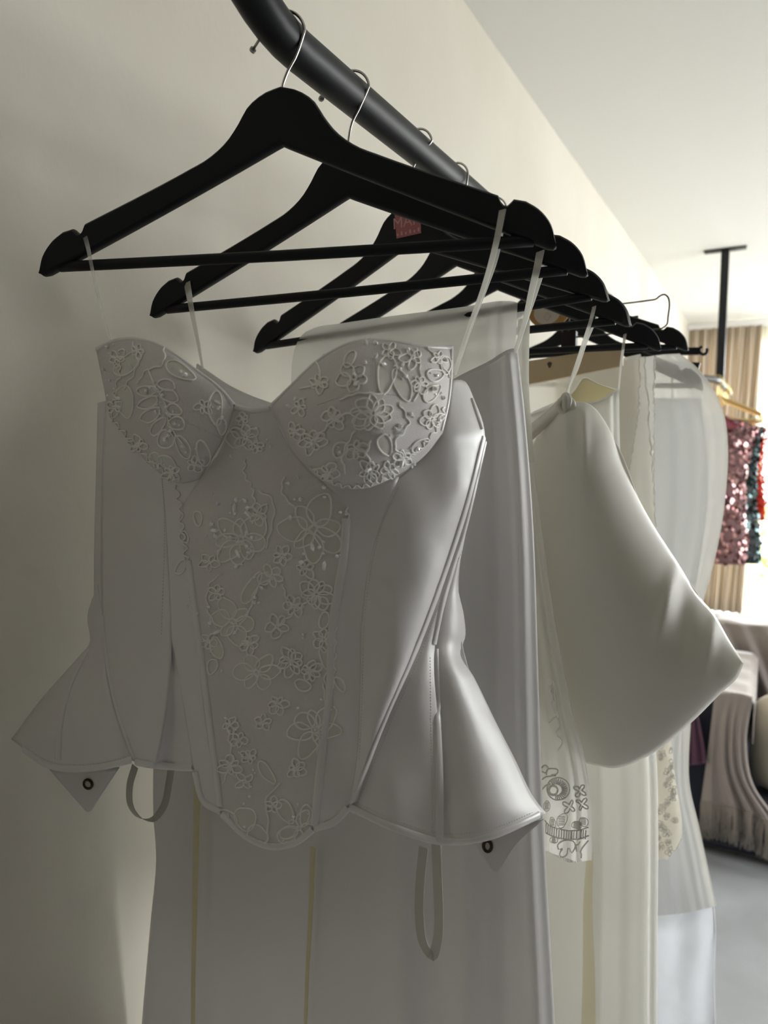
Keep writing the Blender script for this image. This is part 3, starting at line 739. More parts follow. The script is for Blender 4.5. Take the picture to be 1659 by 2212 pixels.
for pts, amp, n in (([(644, 794), (680, 778), (690, 827), (650, 842)], 1, 12), ([(722, 742), (708, 763), (682, 779)], 1, 10), ([(900, 755), (906, 826), (892, 868)], 2, 12), ([(922, 752), (952, 790), (970, 815)], 2, 12), ([(768, 930), (752, 956), (740, 990), (748, 1020)], 2, 12), ([(801, 950), (792, 980), (810, 1005)], 2, 10),
                    ([(875, 990), (905, 965), (940, 925), (958, 880)], 5, 24), ([(675, 1005), (720, 1040), (780, 1048), (850, 1024)], 5, 34), ([(245, 905), (290, 955), (340, 1005), (385, 1035)], 5, 30), ([(385, 1048), (395, 1130), (405, 1210), (414, 1290), (424, 1350)], 6, 44), ([(752, 1095), (746, 1180), (736, 1260), (724, 1340), (722, 1420), (720, 1480)], 5, 44),
                    ([(577, 1815), (580, 1768), (575, 1727), (608, 1691)], 1, 14), ([(533, 992), (530, 1026), (546, 1053), (552, 1090)], 3, 18), ([(505, 1370), (540, 1320), (555, 1270), (588, 1247)], 2, 16), ([(600, 1350), (640, 1320), (680, 1285)], 2, 14), ([(612, 1260), (620, 1290), (637, 1308)], 2, 10), ([(480, 1240), (455, 1262), (452, 1320), (470, 1350)], 2, 16), ([(700, 1475), (705, 1520), (715, 1560)], 2, 12),
                    ([(560, 1060), (590, 1080), (588, 1140), (575, 1185)], 2, 14), ([(640, 1100), (610, 1060), (615, 1030)], 2, 12), ([(480, 1755), (540, 1808), (590, 1824), (650, 1812)], 3, 44), ([(240, 760), (262, 800), (250, 850), (262, 895)], 4, 22), ([(290, 740), (300, 790), (270, 840)], 3, 14), ([(355, 752), (352, 790), (320, 800), (300, 830)], 2, 16),
                    ([(480, 1690), (500, 1655), (498, 1600), (490, 1560)], 3, 18), ([(690, 1640), (684, 1600), (700, 1560), (716, 1530)], 3, 18), ([(725, 905), (765, 890), (800, 893)], 2, 10), ([(682, 950), (705, 925), (725, 902)], 2, 10), ([(860, 870), (880, 915), (850, 960), (870, 985)], 3, 18), ([(735, 865), (770, 852), (830, 853)], 1, 14)):
    motif('lace_vine', [wob(pts, amp, n)])
# beads
bmb = bmesh.new(); bmesh.ops.create_icosphere(bmb, subdivisions=1, radius=1.0)
BEAD = bpy.data.meshes.new('bead'); bmb.to_mesh(BEAD); bmb.free(); BEAD.materials.append(M['bead'])
rb = random.Random(11)
def put_bead(x, y, big=1.0, longb=False):
    h = onfront(x, y, .0014)
    if not h: return
    o = bpy.data.objects.new('bead', BEAD); COL.objects.link(o); o.parent = corset
    o.location = h[0] - corset.location
    s = rb.uniform(.0014, .0020) * big
    z = rb.uniform(2.2, 3.2) if longb else rb.uniform(.9, 1.3)
    o.scale = (s, s, s * z)
    o.rotation_euler = (rb.uniform(0, 3), rb.uniform(0, 3), rb.uniform(0, 3))
BD = [(235, 750), (240, 765), (248, 785), (228, 800), (240, 822), (252, 840), (258, 860), (262, 880), (335, 826), (345, 845), (355, 853), (362, 880), (368, 897), (380, 915), (340, 890), (318, 845), (360, 948), (368, 940), (398, 962), (405, 975), (372, 930), (287, 795), (390, 805), (400, 812), (468, 870), (478, 903), (470, 885), (345, 1005), (378, 1016), (330, 985),
      (790, 745), (811, 745), (788, 787), (808, 775), (765, 812), (768, 832), (828, 790), (880, 758), (868, 790), (875, 815), (862, 800), (940, 812), (932, 840), (885, 895), (862, 920), (858, 935), (900, 968), (892, 1000), (865, 995), (735, 975), (700, 1025), (628, 880), (640, 864), (676, 958), (795, 1010), (960, 780), (955, 860), (945, 905),
      (512, 1080), (532, 1082), (508, 1097), (536, 1097), (510, 1110), (538, 1112), (472, 1088), (460, 1132), (465, 1145), (468, 1158), (488, 1145), (500, 1160), (535, 1150), (546, 1160), (520, 1170), (535, 1180), (475, 1190), (515, 1195), (540, 1195), (512, 1225), (622, 1044), (650, 1078), (700, 1052), (628, 1118), (682, 1130), (735, 1106), (675, 1180), (690, 1182), (652, 1215), (700, 1221), (728, 1200), (590, 1248), (565, 1268), (552, 1290), (550, 1300), (452, 1310), (456, 1345), (428, 1325), (470, 1365), (510, 1365), (455, 1408), (480, 1448), (598, 1365), (655, 1370), (565, 1412), (562, 1455), (535, 1435), (628, 1435), (662, 1510), (695, 1510), (680, 1575), (674, 1580), (495, 1562), (498, 1578), (515, 1602), (517, 1624), (547, 1662), (533, 1690), (528, 1735), (500, 1778), (530, 1785), (635, 1762), (645, 1788), (613, 1815), (666, 1757), (486, 1762), (555, 925), (533, 942), (500, 985), (578, 950), (405, 1330)]
for k, (x, y) in enumerate(BD[:98]): put_bead(x, y, 1.0, k % 3 == 0)
v, f = [], []
src = [Vector(q.co) for q in BEAD.vertices]; sf = [tuple(p.vertices) for p in BEAD.polygons]
extra = BD[98:] + [(p[0] + rb.uniform(-24, 24), p[1] + rb.uniform(-24, 24)) for p in BD[::2]] + [(p[0] + rb.uniform(-14, 14), p[1] + rb.uniform(-14, 14)) for p in BD[1::2]]
for x, y in extra:
    h = onfront(x, y, .0010)
    if not h: continue
    s = rb.uniform(.0007, .0013); rot = Matrix.Rotation(rb.uniform(0, 3), 3, 'X') @ Matrix.Rotation(rb.uniform(0, 3), 3, 'Y')
    b = len(v); v += [h[0] + rot @ Vector((q.x * s, q.y * s, q.z * s * 1.5)) for q in src]; f += [tuple(i + b for i in t) for t in sf]
link('seed_beads', v, f, M['bead'], corset, False, kind='stuff')
# lining tabs with eyelets, ribbons, straps
def tab(T, B, L, R, off, eye, er, sq):
    o, pts = patch('eyelet_tab', P1, V2(*T), V2(*B), V2(*L), V2(*R), lambda u, v, x, y: off, M['satin'], corset, 10, 10, .0015)
    c = P1.at(*eye, off + .0015)
    ring = [c + P1.u * (er * sq * math.cos(a)) + Vector((0, 0, er * math.sin(a))) for a in [2 * math.pi * k / 20 for k in range(20)]]
    v, f = tube_geo(ring, er * .30, 8, True)
    link('eyelet', v, f, M['bronze'], o)
    disc = [c] + [c + P1.u * (er * .8 * sq * math.cos(a)) + Vector((0, 0, er * .8 * math.sin(a))) for a in [2 * math.pi * k / 20 for k in range(20)]]
    link('eyelet_hole', disc, [(0, 1 + k, 1 + (k + 1) % 20) for k in range(20)], M['cream_disc'], o, False)
tab([(108, 1662), (180, 1660), (258, 1658)], [(183, 1748), (190, 1753), (198, 1750)], [(108, 1662), (146, 1706), (183, 1748)], [(258, 1658), (226, 1706), (198, 1750)], -.004, (190, 1694), .0044, 1.0)
tab([(1022, 1812), (1100, 1790), (1176, 1768)], [(1064, 1880), (1074, 1884), (1080, 1878)], [(1022, 1812), (1042, 1850), (1064, 1880)], [(1176, 1768), (1112, 1826), (1080, 1878)], -.010, (1053, 1828), .0048, .7)
r1 = [P1.at(292, 1655, -.012), P1.at(280, 1700, -.012), P1.at(284, 1745, -.015), P1.at(305, 1768, -.020), P1.at(330, 1770, -.026), P1.at(352, 1745, -.032), P1.at(365, 1690, -.036), P1.at(372, 1640, -.036)]
strip('ribbon_loop', r1, .0085, .0005, P1.u + P1.n * .3, M['ribbon'], corset, 40)
r2 = [P1.at(942, 1815, -.006), P1.at(945, 1900, -.006), P1.at(948, 1980, -.006), P1.at(945, 2030, -.008), P1.at(932, 2066, -.010), P1.at(915, 2040, -.010), P1.at(906, 1980, -.010), P1.at(908, 1900, -.010), P1.at(915, 1830, -.010)]
strip('ribbon_loop', r2, .0085, .0005, P1.u * .95 + P1.n * .2, M['ribbon'], corset, 50)
# shoulder loops of the corset over the hanger notches
def strap(root, pts, w, plane, mat='strap', n=26, tw=.15, name='strap'):
    return strip(name, pts, w, .0006, plane.u + plane.n * tw, M[mat], root, n)
strap(corset, [P1.at(184, 512, .012), P1.at(190, 535, .015), P1.at(196, 565, .015), P1.at(203, 600, .014), P1.at(222, 680, .012), P1.at(240, 745, .022)], [.0042 - .0022 * k / 25 for k in range(26)], P1, 'clear_strap')
strap(corset, [P1.at(1086, 452, .012), P1.at(1079, 490, .018), P1.at(1068, 540, .019), P1.at(1045, 620, .017), P1.at(1010, 715, .016), P1.at(980, 810, .012)], [.0054 - .0032 * k / 25 for k in range(26)], P1)
strap(corset, [P1.at(1088, 450, -.010), P1.at(1082, 500, -.012), P1.at(1072, 555, -.006), P1.at(1048, 625, 0), P1.at(1014, 715, 0), P1.at(983, 810, .004)], [.0044 - .0026 * k / 25 for k in range(26)], P1)

# ------------------------------------------------------------------ long white satin gown on the second hanger
def fold(u, v, spec):
    s = 0.0
    for uc, w, h, g in spec: s += h * math.exp(-((u - uc) / w) ** 2) * (g + (1 - g) * v)
    return s
P2 = PL[1]
gown = thing('satin_gown', 'long plain white satin gown hanging directly behind the corset', 'gown', P2.at(760, 1500))
f2 = [(.955, .022, .012, .7), (.88, .035, -.010, .6), (.78, .03, .008, .5), (.70, .05, -.008, .6), (.62, .03, .007, .2), (.42, .06, .006, .2), (.2, .05, .008, .1), (.12, .03, -.006, .2)]
gT = [(425, 788), (500, 838), (570, 868), (700, 900), (880, 880), (1000, 812), (1060, 782), (1100, 758), (1118, 757)]
gL = [(425, 788), (405, 1000), (365, 1300), (334, 1600), (332, 1760), (338, 1850), (326, 1990), (312, 2150), (300, 2300), (290, 2440)]
gR = [(1118, 757), (1126, 830), (1138, 950), (1152, 1150), (1162, 1450), (1168, 1650), (1175, 1800), (1186, 2000), (1198, 2212), (1204, 2330), (1208, 2440)]
gB = [(290, 2440), (600, 2460), (900, 2470), (1208, 2440)]
patch('gown_front', P2, V2(*gT), V2(*gB), V2(*gL), V2(*gR), lambda u, v, x, y: -.004 + .016 * sn(u) ** .8 + fold(u, v, f2), M['satin_plain'], gown, 140, 70, .001)
patch('gown_back', P2, V2((425, 800), (700, 930), (1000, 830), (1116, 768)), V2(*gB), V2(*gL), V2(*gR), lambda u, v, x, y: -.006 - .022 * sn(u) ** .7, M['satin_plain'], gown, 30, 30, .001)
strip('neck_binding', [P2.at(x, y, .000 + .016 * sn(k / 8) ** .8) for k, (x, y) in enumerate(gT)], .003, .0016, Vector((0, 0, 1)), M['satin_plain'], gown, 60)
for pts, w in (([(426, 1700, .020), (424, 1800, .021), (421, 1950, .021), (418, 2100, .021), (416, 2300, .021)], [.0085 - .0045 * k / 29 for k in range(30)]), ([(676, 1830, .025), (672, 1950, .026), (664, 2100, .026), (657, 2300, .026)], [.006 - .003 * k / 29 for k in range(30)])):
    strip('yellow_strip', [P2.at(*p) for p in pts], w, .0008, P2.u, M['lining'], gown, 30, label='pale yellow strip of light painted on the gown')  # coloured strips stand for light coming through the gown from behind
strap(gown, [P2.at(404, 610, .012), P2.at(409, 640, .014), P2.at(416, 680, .013), P2.at(427, 735, .010), P2.at(438, 796, .010)], [.0085 - .0060 * k / 25 for k in range(26)], P2)
strap(gown, [P2.at(1168, 540, .012), P2.at(1160, 580, .016), P2.at(1148, 630, .014), P2.at(1132, 700, .010), P2.at(1112, 762, .004)], [.0072 - .0040 * k / 25 for k in range(26)], P2)
strap(gown, [P2.at(1174, 570, -.006), P2.at(1162, 610, -.004), P2.at(1148, 655, .0), P2.at(1131, 705, .003), P2.at(1114, 762, .0)], [.0066 - .0040 * k / 25 for k in range(26)], P2)

# ------------------------------------------------------------------ tulle veil over the bar of the third hanger
P3 = PL[2]
veil = thing('tulle_veil', 'sheer white tulle veil with embroidered hem draped over the stickered hanger', 'veil', P3.at(900, 1300))
VB = []
patch('front_layer', P3, V2((630, 790), (637, 752), (652, 724), (680, 708), (740, 698), (850, 682), (1000, 663), (1090, 650), (1118, 654)), V2((600, 1850), (900, 1870), (1170, 1850)), V2((630, 790), (622, 1000), (610, 1400), (600, 1850)), V2((1118, 654), (1114, 760), (1120, 900), (1140, 1200), (1158, 1500), (1170, 1850)),
      lambda u, v, x, y: .012 + .004 * math.sin(u * 40) * v + fold(u, v, [(.9, .02, .008, .3), (.8, .03, -.006, .3)]), M['tulle_dense'], veil, 90, 40, .0)
patch('back_layer', P3, V2((660, 716), (850, 684), (1000, 664), (1118, 654), (1130, 664), (1143, 688)), V2((640, 1850), (900, 1870), (1180, 1838), (1230, 1862), (1278, 1858)), V2((660, 716), (650, 1000), (645, 1400), (640, 1850)),
      V2((1143, 688), (1141, 830), (1153, 1000), (1185, 1260), (1212, 1420), (1240, 1556), (1262, 1640), (1275, 1720), (1278, 1858)),
      lambda u, v, x, y: -.014 + .003 * math.sin(u * 46) * v + fold(u, v, [(.93, .012, .008, .2)]), M['tulle'], veil, 120, 60, .0, keep=VB)
VBV = BVHTree.FromPolygons(VB[0][0], VB[0][1])
edge = [(1143, 688), (1141, 830), (1153, 1000), (1185, 1260), (1212, 1420), (1240, 1556), (1262, 1640), (1275, 1720), (1278, 1858)]
tube('edge_binding', [P3.at(p.x, p.y, -.014) for p in curve(V2(*edge), 80)], .0007, M['cord'], veil, 6)
strip('selvedge', [P3.at(p.x - 11, p.y, -.012) for p in curve(V2(*edge[:3]), 20)], .013, .0003, P3.u, M['strap'], veil, 30)
def emb(lines, rad=.0008, mat='cord_grey', bvh=VBV, root=veil, name='embroidery', lift=.0012):
    v, f = [], []
    for ln in lines:
        c = [q[0] for q in (onfront(p.x, p.y, lift, bvh) for p in curve(V2(*ln), max(2 * len(ln), 12))) if q]
        if len(c) > 2: tube_geo(c, rad, 5, False, v, f)
    if v: link(name, v, f, M[mat], root)
def e7(*q): return [(1160 + x / 7.9, 1600 + y / 7.9) for x, y in q]
def circ(cx, cy, r, n=16): return e7(*[(cx + r * math.cos(2 * math.pi * k / n), cy + r * math.sin(2 * math.pi * k / n)) for k in range(n + 1)])
def spokes(cx, cy, r0, r1, n, a0=0, a1=360): return [e7((cx + r0 * math.cos(t), cy + r0 * math.sin(t)), (cx + r1 * math.cos(t), cy + r1 * math.sin(t))) for t in [math.radians(a0 + (a1 - a0) * k / n) for k in range(n)]]
emb([circ(365, 815, 190), circ(280, 840, 88), circ(290, 840, 70)] + spokes(330, 830, 95, 185, 20, -120, 100), name='embroidered_scroll')
emb([e7((90, 820), (150, 760), (240, 730)), e7((80, 660), (150, 610), (240, 600), (330, 590)), e7((80, 520), (150, 540), (200, 450), (130, 410), (80, 460)), e7((165, 580), (180, 490), (280, 470), (360, 490), (350, 560), (260, 580))], name='embroidered_scroll')
for cx, cy, r in ((740, 850, 120), (550, 1120, 130), (780, 1080, 120)):
    emb([e7(*[(cx + r * (.62 + .38 * math.cos(4 * t)) * math.cos(t + .6), cy + r * (.62 + .38 * math.cos(4 * t)) * math.sin(t + .6)) for t in [2 * math.pi * k / 40 for k in range(41)]])], name='embroidered_blossom')
for cx, cy, l, w, a in ((280, 1390, 180, 90, 65), (430, 1360, 240, 150, 100), (690, 1440, 150, 130, 40), (800, 1380, 180, 140, 60), (170, 1110, 180, 110, 80), (300, 1690, 140, 100, 30)):
    c = loop_leaf(cx, cy, l, w, a, 14); emb([e7(*c)] + [e7((cx - w * .35, cy - l * .3 + l * .6 * k / 5), (cx + w * .3, cy - l * .34 + l * .6 * k / 5)) for k in range(6)], .0005, name='embroidered_leaf')
emb([e7((130, 1350), (220, 1440), (400, 1500), (620, 1530), (760, 1510), (880, 1470)), e7((150, 1560), (240, 1610), (420, 1660), (600, 1680), (800, 1650), (890, 1610))] + [e7((160 + 38 * k, 1400 + min(k * 20, 120)), (150 + 38 * k, 1560 + min(k * 18, 110))) for k in range(19)], name='embroidered_band')
emb([e7((380, 1850), (360, 1780), (440, 1700), (560, 1690), (660, 1740), (650, 1860), (590, 1900), (550, 1830), (520, 1830), (510, 1920), (430, 1980), (390, 1930), (440, 1830), (400, 1850)), e7((740, 1990), (760, 1860), (820, 1780), (880, 1700)), e7((690, 1890), (680, 1790), (720, 1720))], name='embroidered_leaf')
emb([e7((160, 1960), (300, 2000), (420, 2060), (560, 2110), (700, 2110), (820, 2060), (905, 1960))] + [e7((220 + 26 * k, 1900 + 9 * k), (226 + 26 * k, 1990 + 8 * k)) for k in range(20)], .0005, name='embroidered_edge')
emb([[(1188, 1480), (1196, 1500), (1190, 1520), (1200, 1540), (1196, 1470), (1188, 1490), (1200, 1515)], [(1186, 1560), (1200, 1548), (1210, 1565), (1200, 1585), (1215, 1600), (1205, 1620)]], .0008, 'cord', name='embroidered_scroll')

# ------------------------------------------------------------------ bubble dress on the fourth hanger
P4 = PL[3]
bub = thing('bubble_dress', 'ivory satin dress with puffed bubble skirt and knotted strap', 'dress', P4.at(1330, 1300))
bump = lambda x, y, cx, cy, sx, sy, h: h * math.exp(-((x - cx) / sx) ** 2 - ((y - cy) / sy) ** 2)
def boff(u, v, x, y):
    o = -.01 + .085 * (sn(u) ** .65) * (sn(min(v * 1.0, 1)) ** .55)
    o += bump(x - .25 * (1300 - y), y, 1440, 1290, 14, 90, .007) - bump(x, y, 1475, 1330, 22, 90, .006) + bump(x - .2 * (1380 - y), y, 1535, 1370, 12, 70, .006) + bump(x, y, 1240, 930, 14, 50, -.006) + bump(x, y, 1262, 930, 10, 60, .006)
    return o
patch('bubble_skirt', P4, V2((1212, 872), (1220, 868), (1228, 867)), V2((1268, 1648), (1330, 1658), (1400, 1632), (1490, 1562), (1560, 1493), (1590, 1466), (1606, 1432)), V2((1212, 872), (1165, 935), (1125, 1050), (1112, 1250), (1140, 1450), (1200, 1590), (1268, 1648)),
      V2((1228, 867), (1272, 874), (1312, 922), (1345, 1008), (1400, 1118), (1470, 1228), (1505, 1285), (1540, 1325), (1575, 1385), (1606, 1432)), boff, M['bubble'], bub, 70, 80, .0015)
patch('skirt_back', P4, V2((1212, 872), (1220, 868), (1228, 867)), V2((1268, 1640), (1330, 1648), (1400, 1622), (1490, 1552), (1560, 1483), (1598, 1432)), V2((1212, 872), (1125, 1050), (1140, 1450), (1268, 1640)), V2((1228, 867), (1312, 930), (1400, 1125), (1540, 1332), (1598, 1432)),
      lambda u, v, x, y: -.012 - .03 * sn(u) * sn(v), M['bubble'], bub, 30, 30, .0015)
patch('waistband', P4, V2((1130, 930), (1180, 890), (1222, 848)), V2((1136, 962), (1188, 915), (1236, 880)), V2((1130, 930), (1136, 962)), V2((1222, 848), (1236, 880)), lambda u, v, x, y: .010 + .008 * sn(v), M['bubble'], bub, 24, 10, .0015)
kn = P4.at(1222, 868, .022)
v, f = [], []
for k in range(3):
    a = .5 + k * 1.0
    ring = [kn + P4.u * ((.006 + .002 * k) * math.cos(t) * math.cos(a)) + Vector((0, 0, .008 * math.sin(t) - .002 * k)) + P4.n * (.005 * math.cos(t) * math.sin(a)) for t in [2 * math.pi * i / 18 for i in range(18)]]
    tube_geo(ring, .0030, 8, True, v, f)
link('strap_knot', v, f, M['bubble'], bub)
strap(bub, [P4.at(1287, 648, .010), P4.at(1277, 690, .016), P4.at(1262, 735, .014), P4.at(1240, 800, .016), P4.at(1222, 850, .020)], [.0048 - .0026 * k / 25 for k in range(26)], P4)
strap(bub, [P4.at(1292, 680, -.004), P4.at(1268, 735, .0), P4.at(1246, 800, .010), P4.at(1228, 845, .018), P4.at(1234, 870, .018)], [.0032 - .001 * k / 25 for k in range(26)], P4)

# ------------------------------------------------------------------ cream gown on the fifth hanger
P5 = PL[4]
cream = thing('crepe_gown', 'cream crepe gown hanging behind the bubble dress, its long skirt below it', 'gown', P5.at(1300, 1600))
f5 = [(.96, .02, .010, .8), (.90, .03, -.006, .6), (.7, .05, .006, .4), (.55, .04, -.006, .4), (.42, .05, .006, .3)]
cR = [(1336, 842), (1340, 1000), (1356, 1200), (1395, 1480), (1416, 1620), (1421, 1800), (1420, 2000), (1419, 2212), (1419, 2330)]
patch('gown_front', P5, V2((1120, 905), (1200, 880), (1245, 874), (1290, 868), (1336, 842)), V2((1150, 2330), (1280, 2345), (1419, 2330)), V2((1120, 905), (1130, 1300), (1150, 1700), (1150, 2330)), V2(*cR), lambda u, v, x, y: .002 + .014 * sn(u) + fold(u, v, f5), M['crepe'], cream, 90, 60, .001)
patch('gown_back', P5, V2((1150, 890), (1230, 850), (1262, 815), (1296, 830), (1336, 842)), V2((1150, 2330), (1280, 2345), (1419, 2330)), V2((1150, 890), (1150, 1300), (1150, 1700), (1150, 2330)), V2(*cR), lambda u, v, x, y: -.004 - .016 * sn(u), M['crepe'], cream, 30, 40, .001)
patch('neck_facing', P5, V2((1205, 866), (1238, 848), (1262, 817), (1296, 831), (1334, 843)), V2((1210, 890), (1250, 880), (1330, 858)), V2((1205, 866), (1210, 890)), V2((1334, 843), (1330, 858)), lambda u, v, x, y: -.002 - .014 * sn(u), M['lining'], cream, 24, 10, .001)
strip('yellow_strip', [P5.at(x, y, .024) for x, y in ((1275, 1840), (1270, 1950), (1272, 2100), (1270, 2300))], [.009 + .014 * k / 29 for k in range(30)], .0006, P5.u, M['pale_tape'], cream, 30, label='pale yellow lining strip')
strap(cream, [P5.at(1352, 708, .010), P5.at(1347, 745, .014), P5.at(1341, 790, .010), P5.at(1336, 843, .006)], [.0042 - .0018 * k / 25 for k in range(26)], P5)
strip('neck_binding', [P5.at(x, y, .004 + .012 * sn(k / 4)) for k, (x, y) in enumerate(((1120, 905), (1200, 880), (1245, 874), (1290, 868), (1336, 842)))], .004, .0014, Vector((0, 0, 1)), M['crepe'], cream, 40)

# ------------------------------------------------------------------ lace veil over the bar of the sixth hanger
P6 = PL[5]
lv = thing('lace_veil', 'ivory lace-edged veil in several layers over the bar before the garment bag', 'veil', P6.at(1300, 1300))
def ragged(pts, plane, off, amp, n, rad, name='lace_edge', mat='cord', root=lv):
    r_ = random.Random(5); c = curve(V2(*pts), n)
    tube(name, [plane.at(p.x + r_.uniform(-amp, amp), p.y + r_.uniform(-1, 1), off + r_.uniform(-.001, .001)) for p in c], [rad * r_.uniform(.6, 1.5) for _ in range(n)], M[mat], root, 6)
lay = [((1120, 822), (1260, 791), (1382, 765), [(1382, 765), (1380, 880), (1352, 1050), (1335, 1200), (1330, 1380)], .012, 'lace_veil'),
       ((1200, 806), (1300, 786), (1392, 770), [(1392, 770), (1402, 900), (1412, 1050), (1418, 1170), (1440, 1500), (1452, 1650), (1466, 1820), (1440, 1856)], .002, 'lace_veil'),
       ((1250, 800), (1350, 778), (1414, 768), [(1414, 768), (1413, 900), (1414, 1150), (1420, 1330)], -.010, 'tulle_dense')]
for a, b, c, R_, off, mt in lay:
    e = R_[-1]
    patch('veil_layer', P6, V2(a, b, c), V2((a[0] + 20, e[1]), ((a[0] + e[0]) / 2, e[1] + 6), e), V2(a, (a[0] + 10, 1200), (a[0] + 20, e[1])), V2(*R_), lambda u, v, x, y, off=off: off + .004 * math.sin(u * 24) * v, M[mt], lv, 50, 50, .0)
    ragged(R_, P6, off, 2.2, 110, .0010)
v, f = [], []
LB = []
patch('lace_hem', P6, V2((1400, 1560), (1430, 1560), (1446, 1562)), V2((1405, 1840), (1420, 1850), (1440, 1858)), V2((1400, 1560), (1405, 1840)), V2((1446, 1562), (1456, 1660), (1468, 1820), (1440, 1858)), lambda u, v, x, y: .008, M['lace_hem'], lv, 20, 40, .0, keep=LB)
LBV = BVHTree.FromPolygons(LB[0][0], LB[0][1])
r_ = random.Random(4)
emb([q for k in range(26) for q in flower(r_.uniform(1420, 1458), 1600 + k * 9.5, r_.uniform(7, 11), 5, r_.uniform(0, 90))], .0008, 'cord', LBV, lv, 'lace_blossoms')

# ------------------------------------------------------------------ frosted garment bag on the seventh hanger, organza gown inside
P7 = PL[6]
bag = thing('garment_bag', 'grey frosted plastic garment bag rounded over a black hanger', 'garment bag', P7.at(1480, 1300))
bR = [(1466, 764), (1500, 790), (1536, 836), (1562, 892), (1571, 960), (1568, 1050), (1555, 1150), (1535, 1240), (1516, 1310), (1499, 1420), (1491, 1560), (1488, 1690), (1510, 1790), (1546, 1957)]
bT = [(1300, 800), (1380, 775), (1430, 766), (1466, 764)]
bB = [(1330, 1975), (1415, 1978), (1480, 1972), (1546, 1957)]
bL = [(1300, 800), (1290, 1200), (1310, 1600), (1330, 1975)]
patch('bag_front', P7, V2(*bT), V2(*bB), V2(*bL), V2(*bR), lambda u, v, x, y: .020 + .03 * sn(u) ** .7 * sn(min(.06 + v, 1)) ** .5 + fold(u, v, [(.8, .04, .006, .2), (.6, .05, -.006, .3), (.9, .02, .004, .1)]), M['bag'], bag, 60, 80, .0)
patch('bag_back', P7, V2(*bT), V2(*bB), V2(*bL), V2(*bR), lambda u, v, x, y: .018 - .055 * sn(u) ** .6, M['bag'], bag, 30, 40, .0)
tube('bag_seam', [P7.at(p.x, p.y, .019) for p in curve(V2(*bR), 70)], .0011, M['strap'], bag, 6)
org = thing('organza_gown', 'white organza gown showing below the hem of the garment bag', 'gown', P7.at(1480, 2050))
oR = [(1515, 860), (1530, 1050), (1500, 1300), (1480, 1500), (1480, 1690), (1508, 1830), (1540, 1940), (1546, 2000), (1544, 2120), (1546, 2212), (1547, 2330)]
patch('gown_skirt', P7, V2((1390, 860), (1450, 860), (1515, 860)), V2((1340, 2330), (1450, 2340), (1547, 2330)), V2((1390, 860), (1380, 1500), (1360, 2000), (1340, 2330)), V2(*oR), lambda u, v, x, y: .001 + .010 * sn(u) + .002 * math.sin(u * 17 + v * 5) + .003 * math.sin(v * 21 + u * 9), M['organza'], org, 50, 60, .0008)
tube('side_seam', [P7.at(p.x - 3, p.y, .002) for p in curve(V2(*oR), 40)], .0010, M['cord'], org, 6)
strap(org, [P7.at(1452, 800, -.006), P7.at(1452, 830, -.005), P7.at(1452, 865, .004)], .004, P7)

# ------------------------------------------------------------------ odd hangers between the lace veil and the bag
PW = Plane((CAM.x - .36, 1.10, CAM.z + .14), 4)
th = thing('clamp_hanger', 'pale wooden clamp hanger with black catch and dark wire loop', 'hanger', PW.at(1230, 790))
def slab(name, quad, off, thick, mat, root, plane):
    a = [plane.at(*p, off) for p in quad]; b = [p - plane.n * thick for p in a]
    return link(name, a + b, [(0, 1, 2, 3), (7, 6, 5, 4), (0, 4, 5, 1), (1, 5, 6, 2), (2, 6, 7, 3), (3, 7, 4, 0)], M[mat], root, False)
slab('clamp_board', ((1100, 786), (1345, 748), (1345, 790), (1100, 838)), 0, .012, 'wood_pale', th, PW)
slab('catch', ((1212, 718), (1244, 714), (1243, 756), (1212, 760)), .008, .016, 'black_plastic', th, PW)
kc = PW.at(1187, 788, .0005)
link('wood_knot', [kc + PW.u * (.0032 * math.cos(t) * (1 + .3 * math.sin(3 * t))) + Vector((0, 0, .0048 * math.sin(t))) for t in [2 * math.pi * k / 14 for k in range(14)]], [tuple(reversed(range(14)))], M['wood_dark'], th, False)
wl = [(1214, 718), (1222, 727), (1240, 728), (1330, 720), (1410, 712), (1430, 709), (1441, 700), (1443, 685), (1446, 655), (1443, 642), (1435, 636), (1426, 639), (1417, 646), (1400, 649), (1345, 656), (1260, 664), (1222, 690), (1214, 718)]
wp = [PW.at(p.x, p.y, .002) for p in curve(V2(*wl), 90)]
tube('wire_loop', wp, .0012, M['dark_wire'], th, 8)
tube('hook', curve([PW.at(1228, 716, .0), PW.at(1229, 660, .0), PW.at(1222, 640, 0), Vector((.3205, 1.10, RAIL_Z)), Vector((.300, 1.10, RAIL_Z + .0185)), Vector((.277, 1.10, RAIL_Z + .004))], 30), .0012, M['dark_wire'], th, 8)
PX = Plane((CAM.x - .33, 1.62, CAM.z + .14), 3)
for lb, quad, px0, yy in (('black plastic hanger whose notched arm pokes out past the last wooden hanger', ((1380, 752), (1510, 750), (1510, 766), (1380, 768)), 1512, 1.62), ('black plastic hanger end showing just above the rounded bag shoulder', ((1400, 779), (1513, 783), (1508, 800), (1400, 798)), 1513, 1.70)):
    pl = Plane((CAM.x - .33, yy, CAM.z + .14), 3)
    t = thing('plastic_hanger', lb, 'hanger', pl.at(1400, 760), 'black plastic hangers behind the bag')
    slab('hanger_arm', quad, 0, .010, 'black_plastic', t, pl)
    if yy == 1.62:
        ring = [pl.at(1519 + 8.5 * math.cos(a), 757 + 8.5 * math.sin(a), -.004) for a in [math.radians(-30 + 290 * k / 15) for k in range(16)]]
        tube('strap_notch', ring, .0032, M['black_plastic'], t, 8)
    c0 = pl.at(1385, 765, -.005)
    tube('hook', curve([c0, c0 + Vector((-.02, 0, .06)), Vector((.335, yy, RAIL_Z - .012)), Vector((.3125, yy, RAIL_Z + .0145)), Vector((.2905, yy, RAIL_Z + .012))], 26), .0014, M['dark_wire'], t, 8)
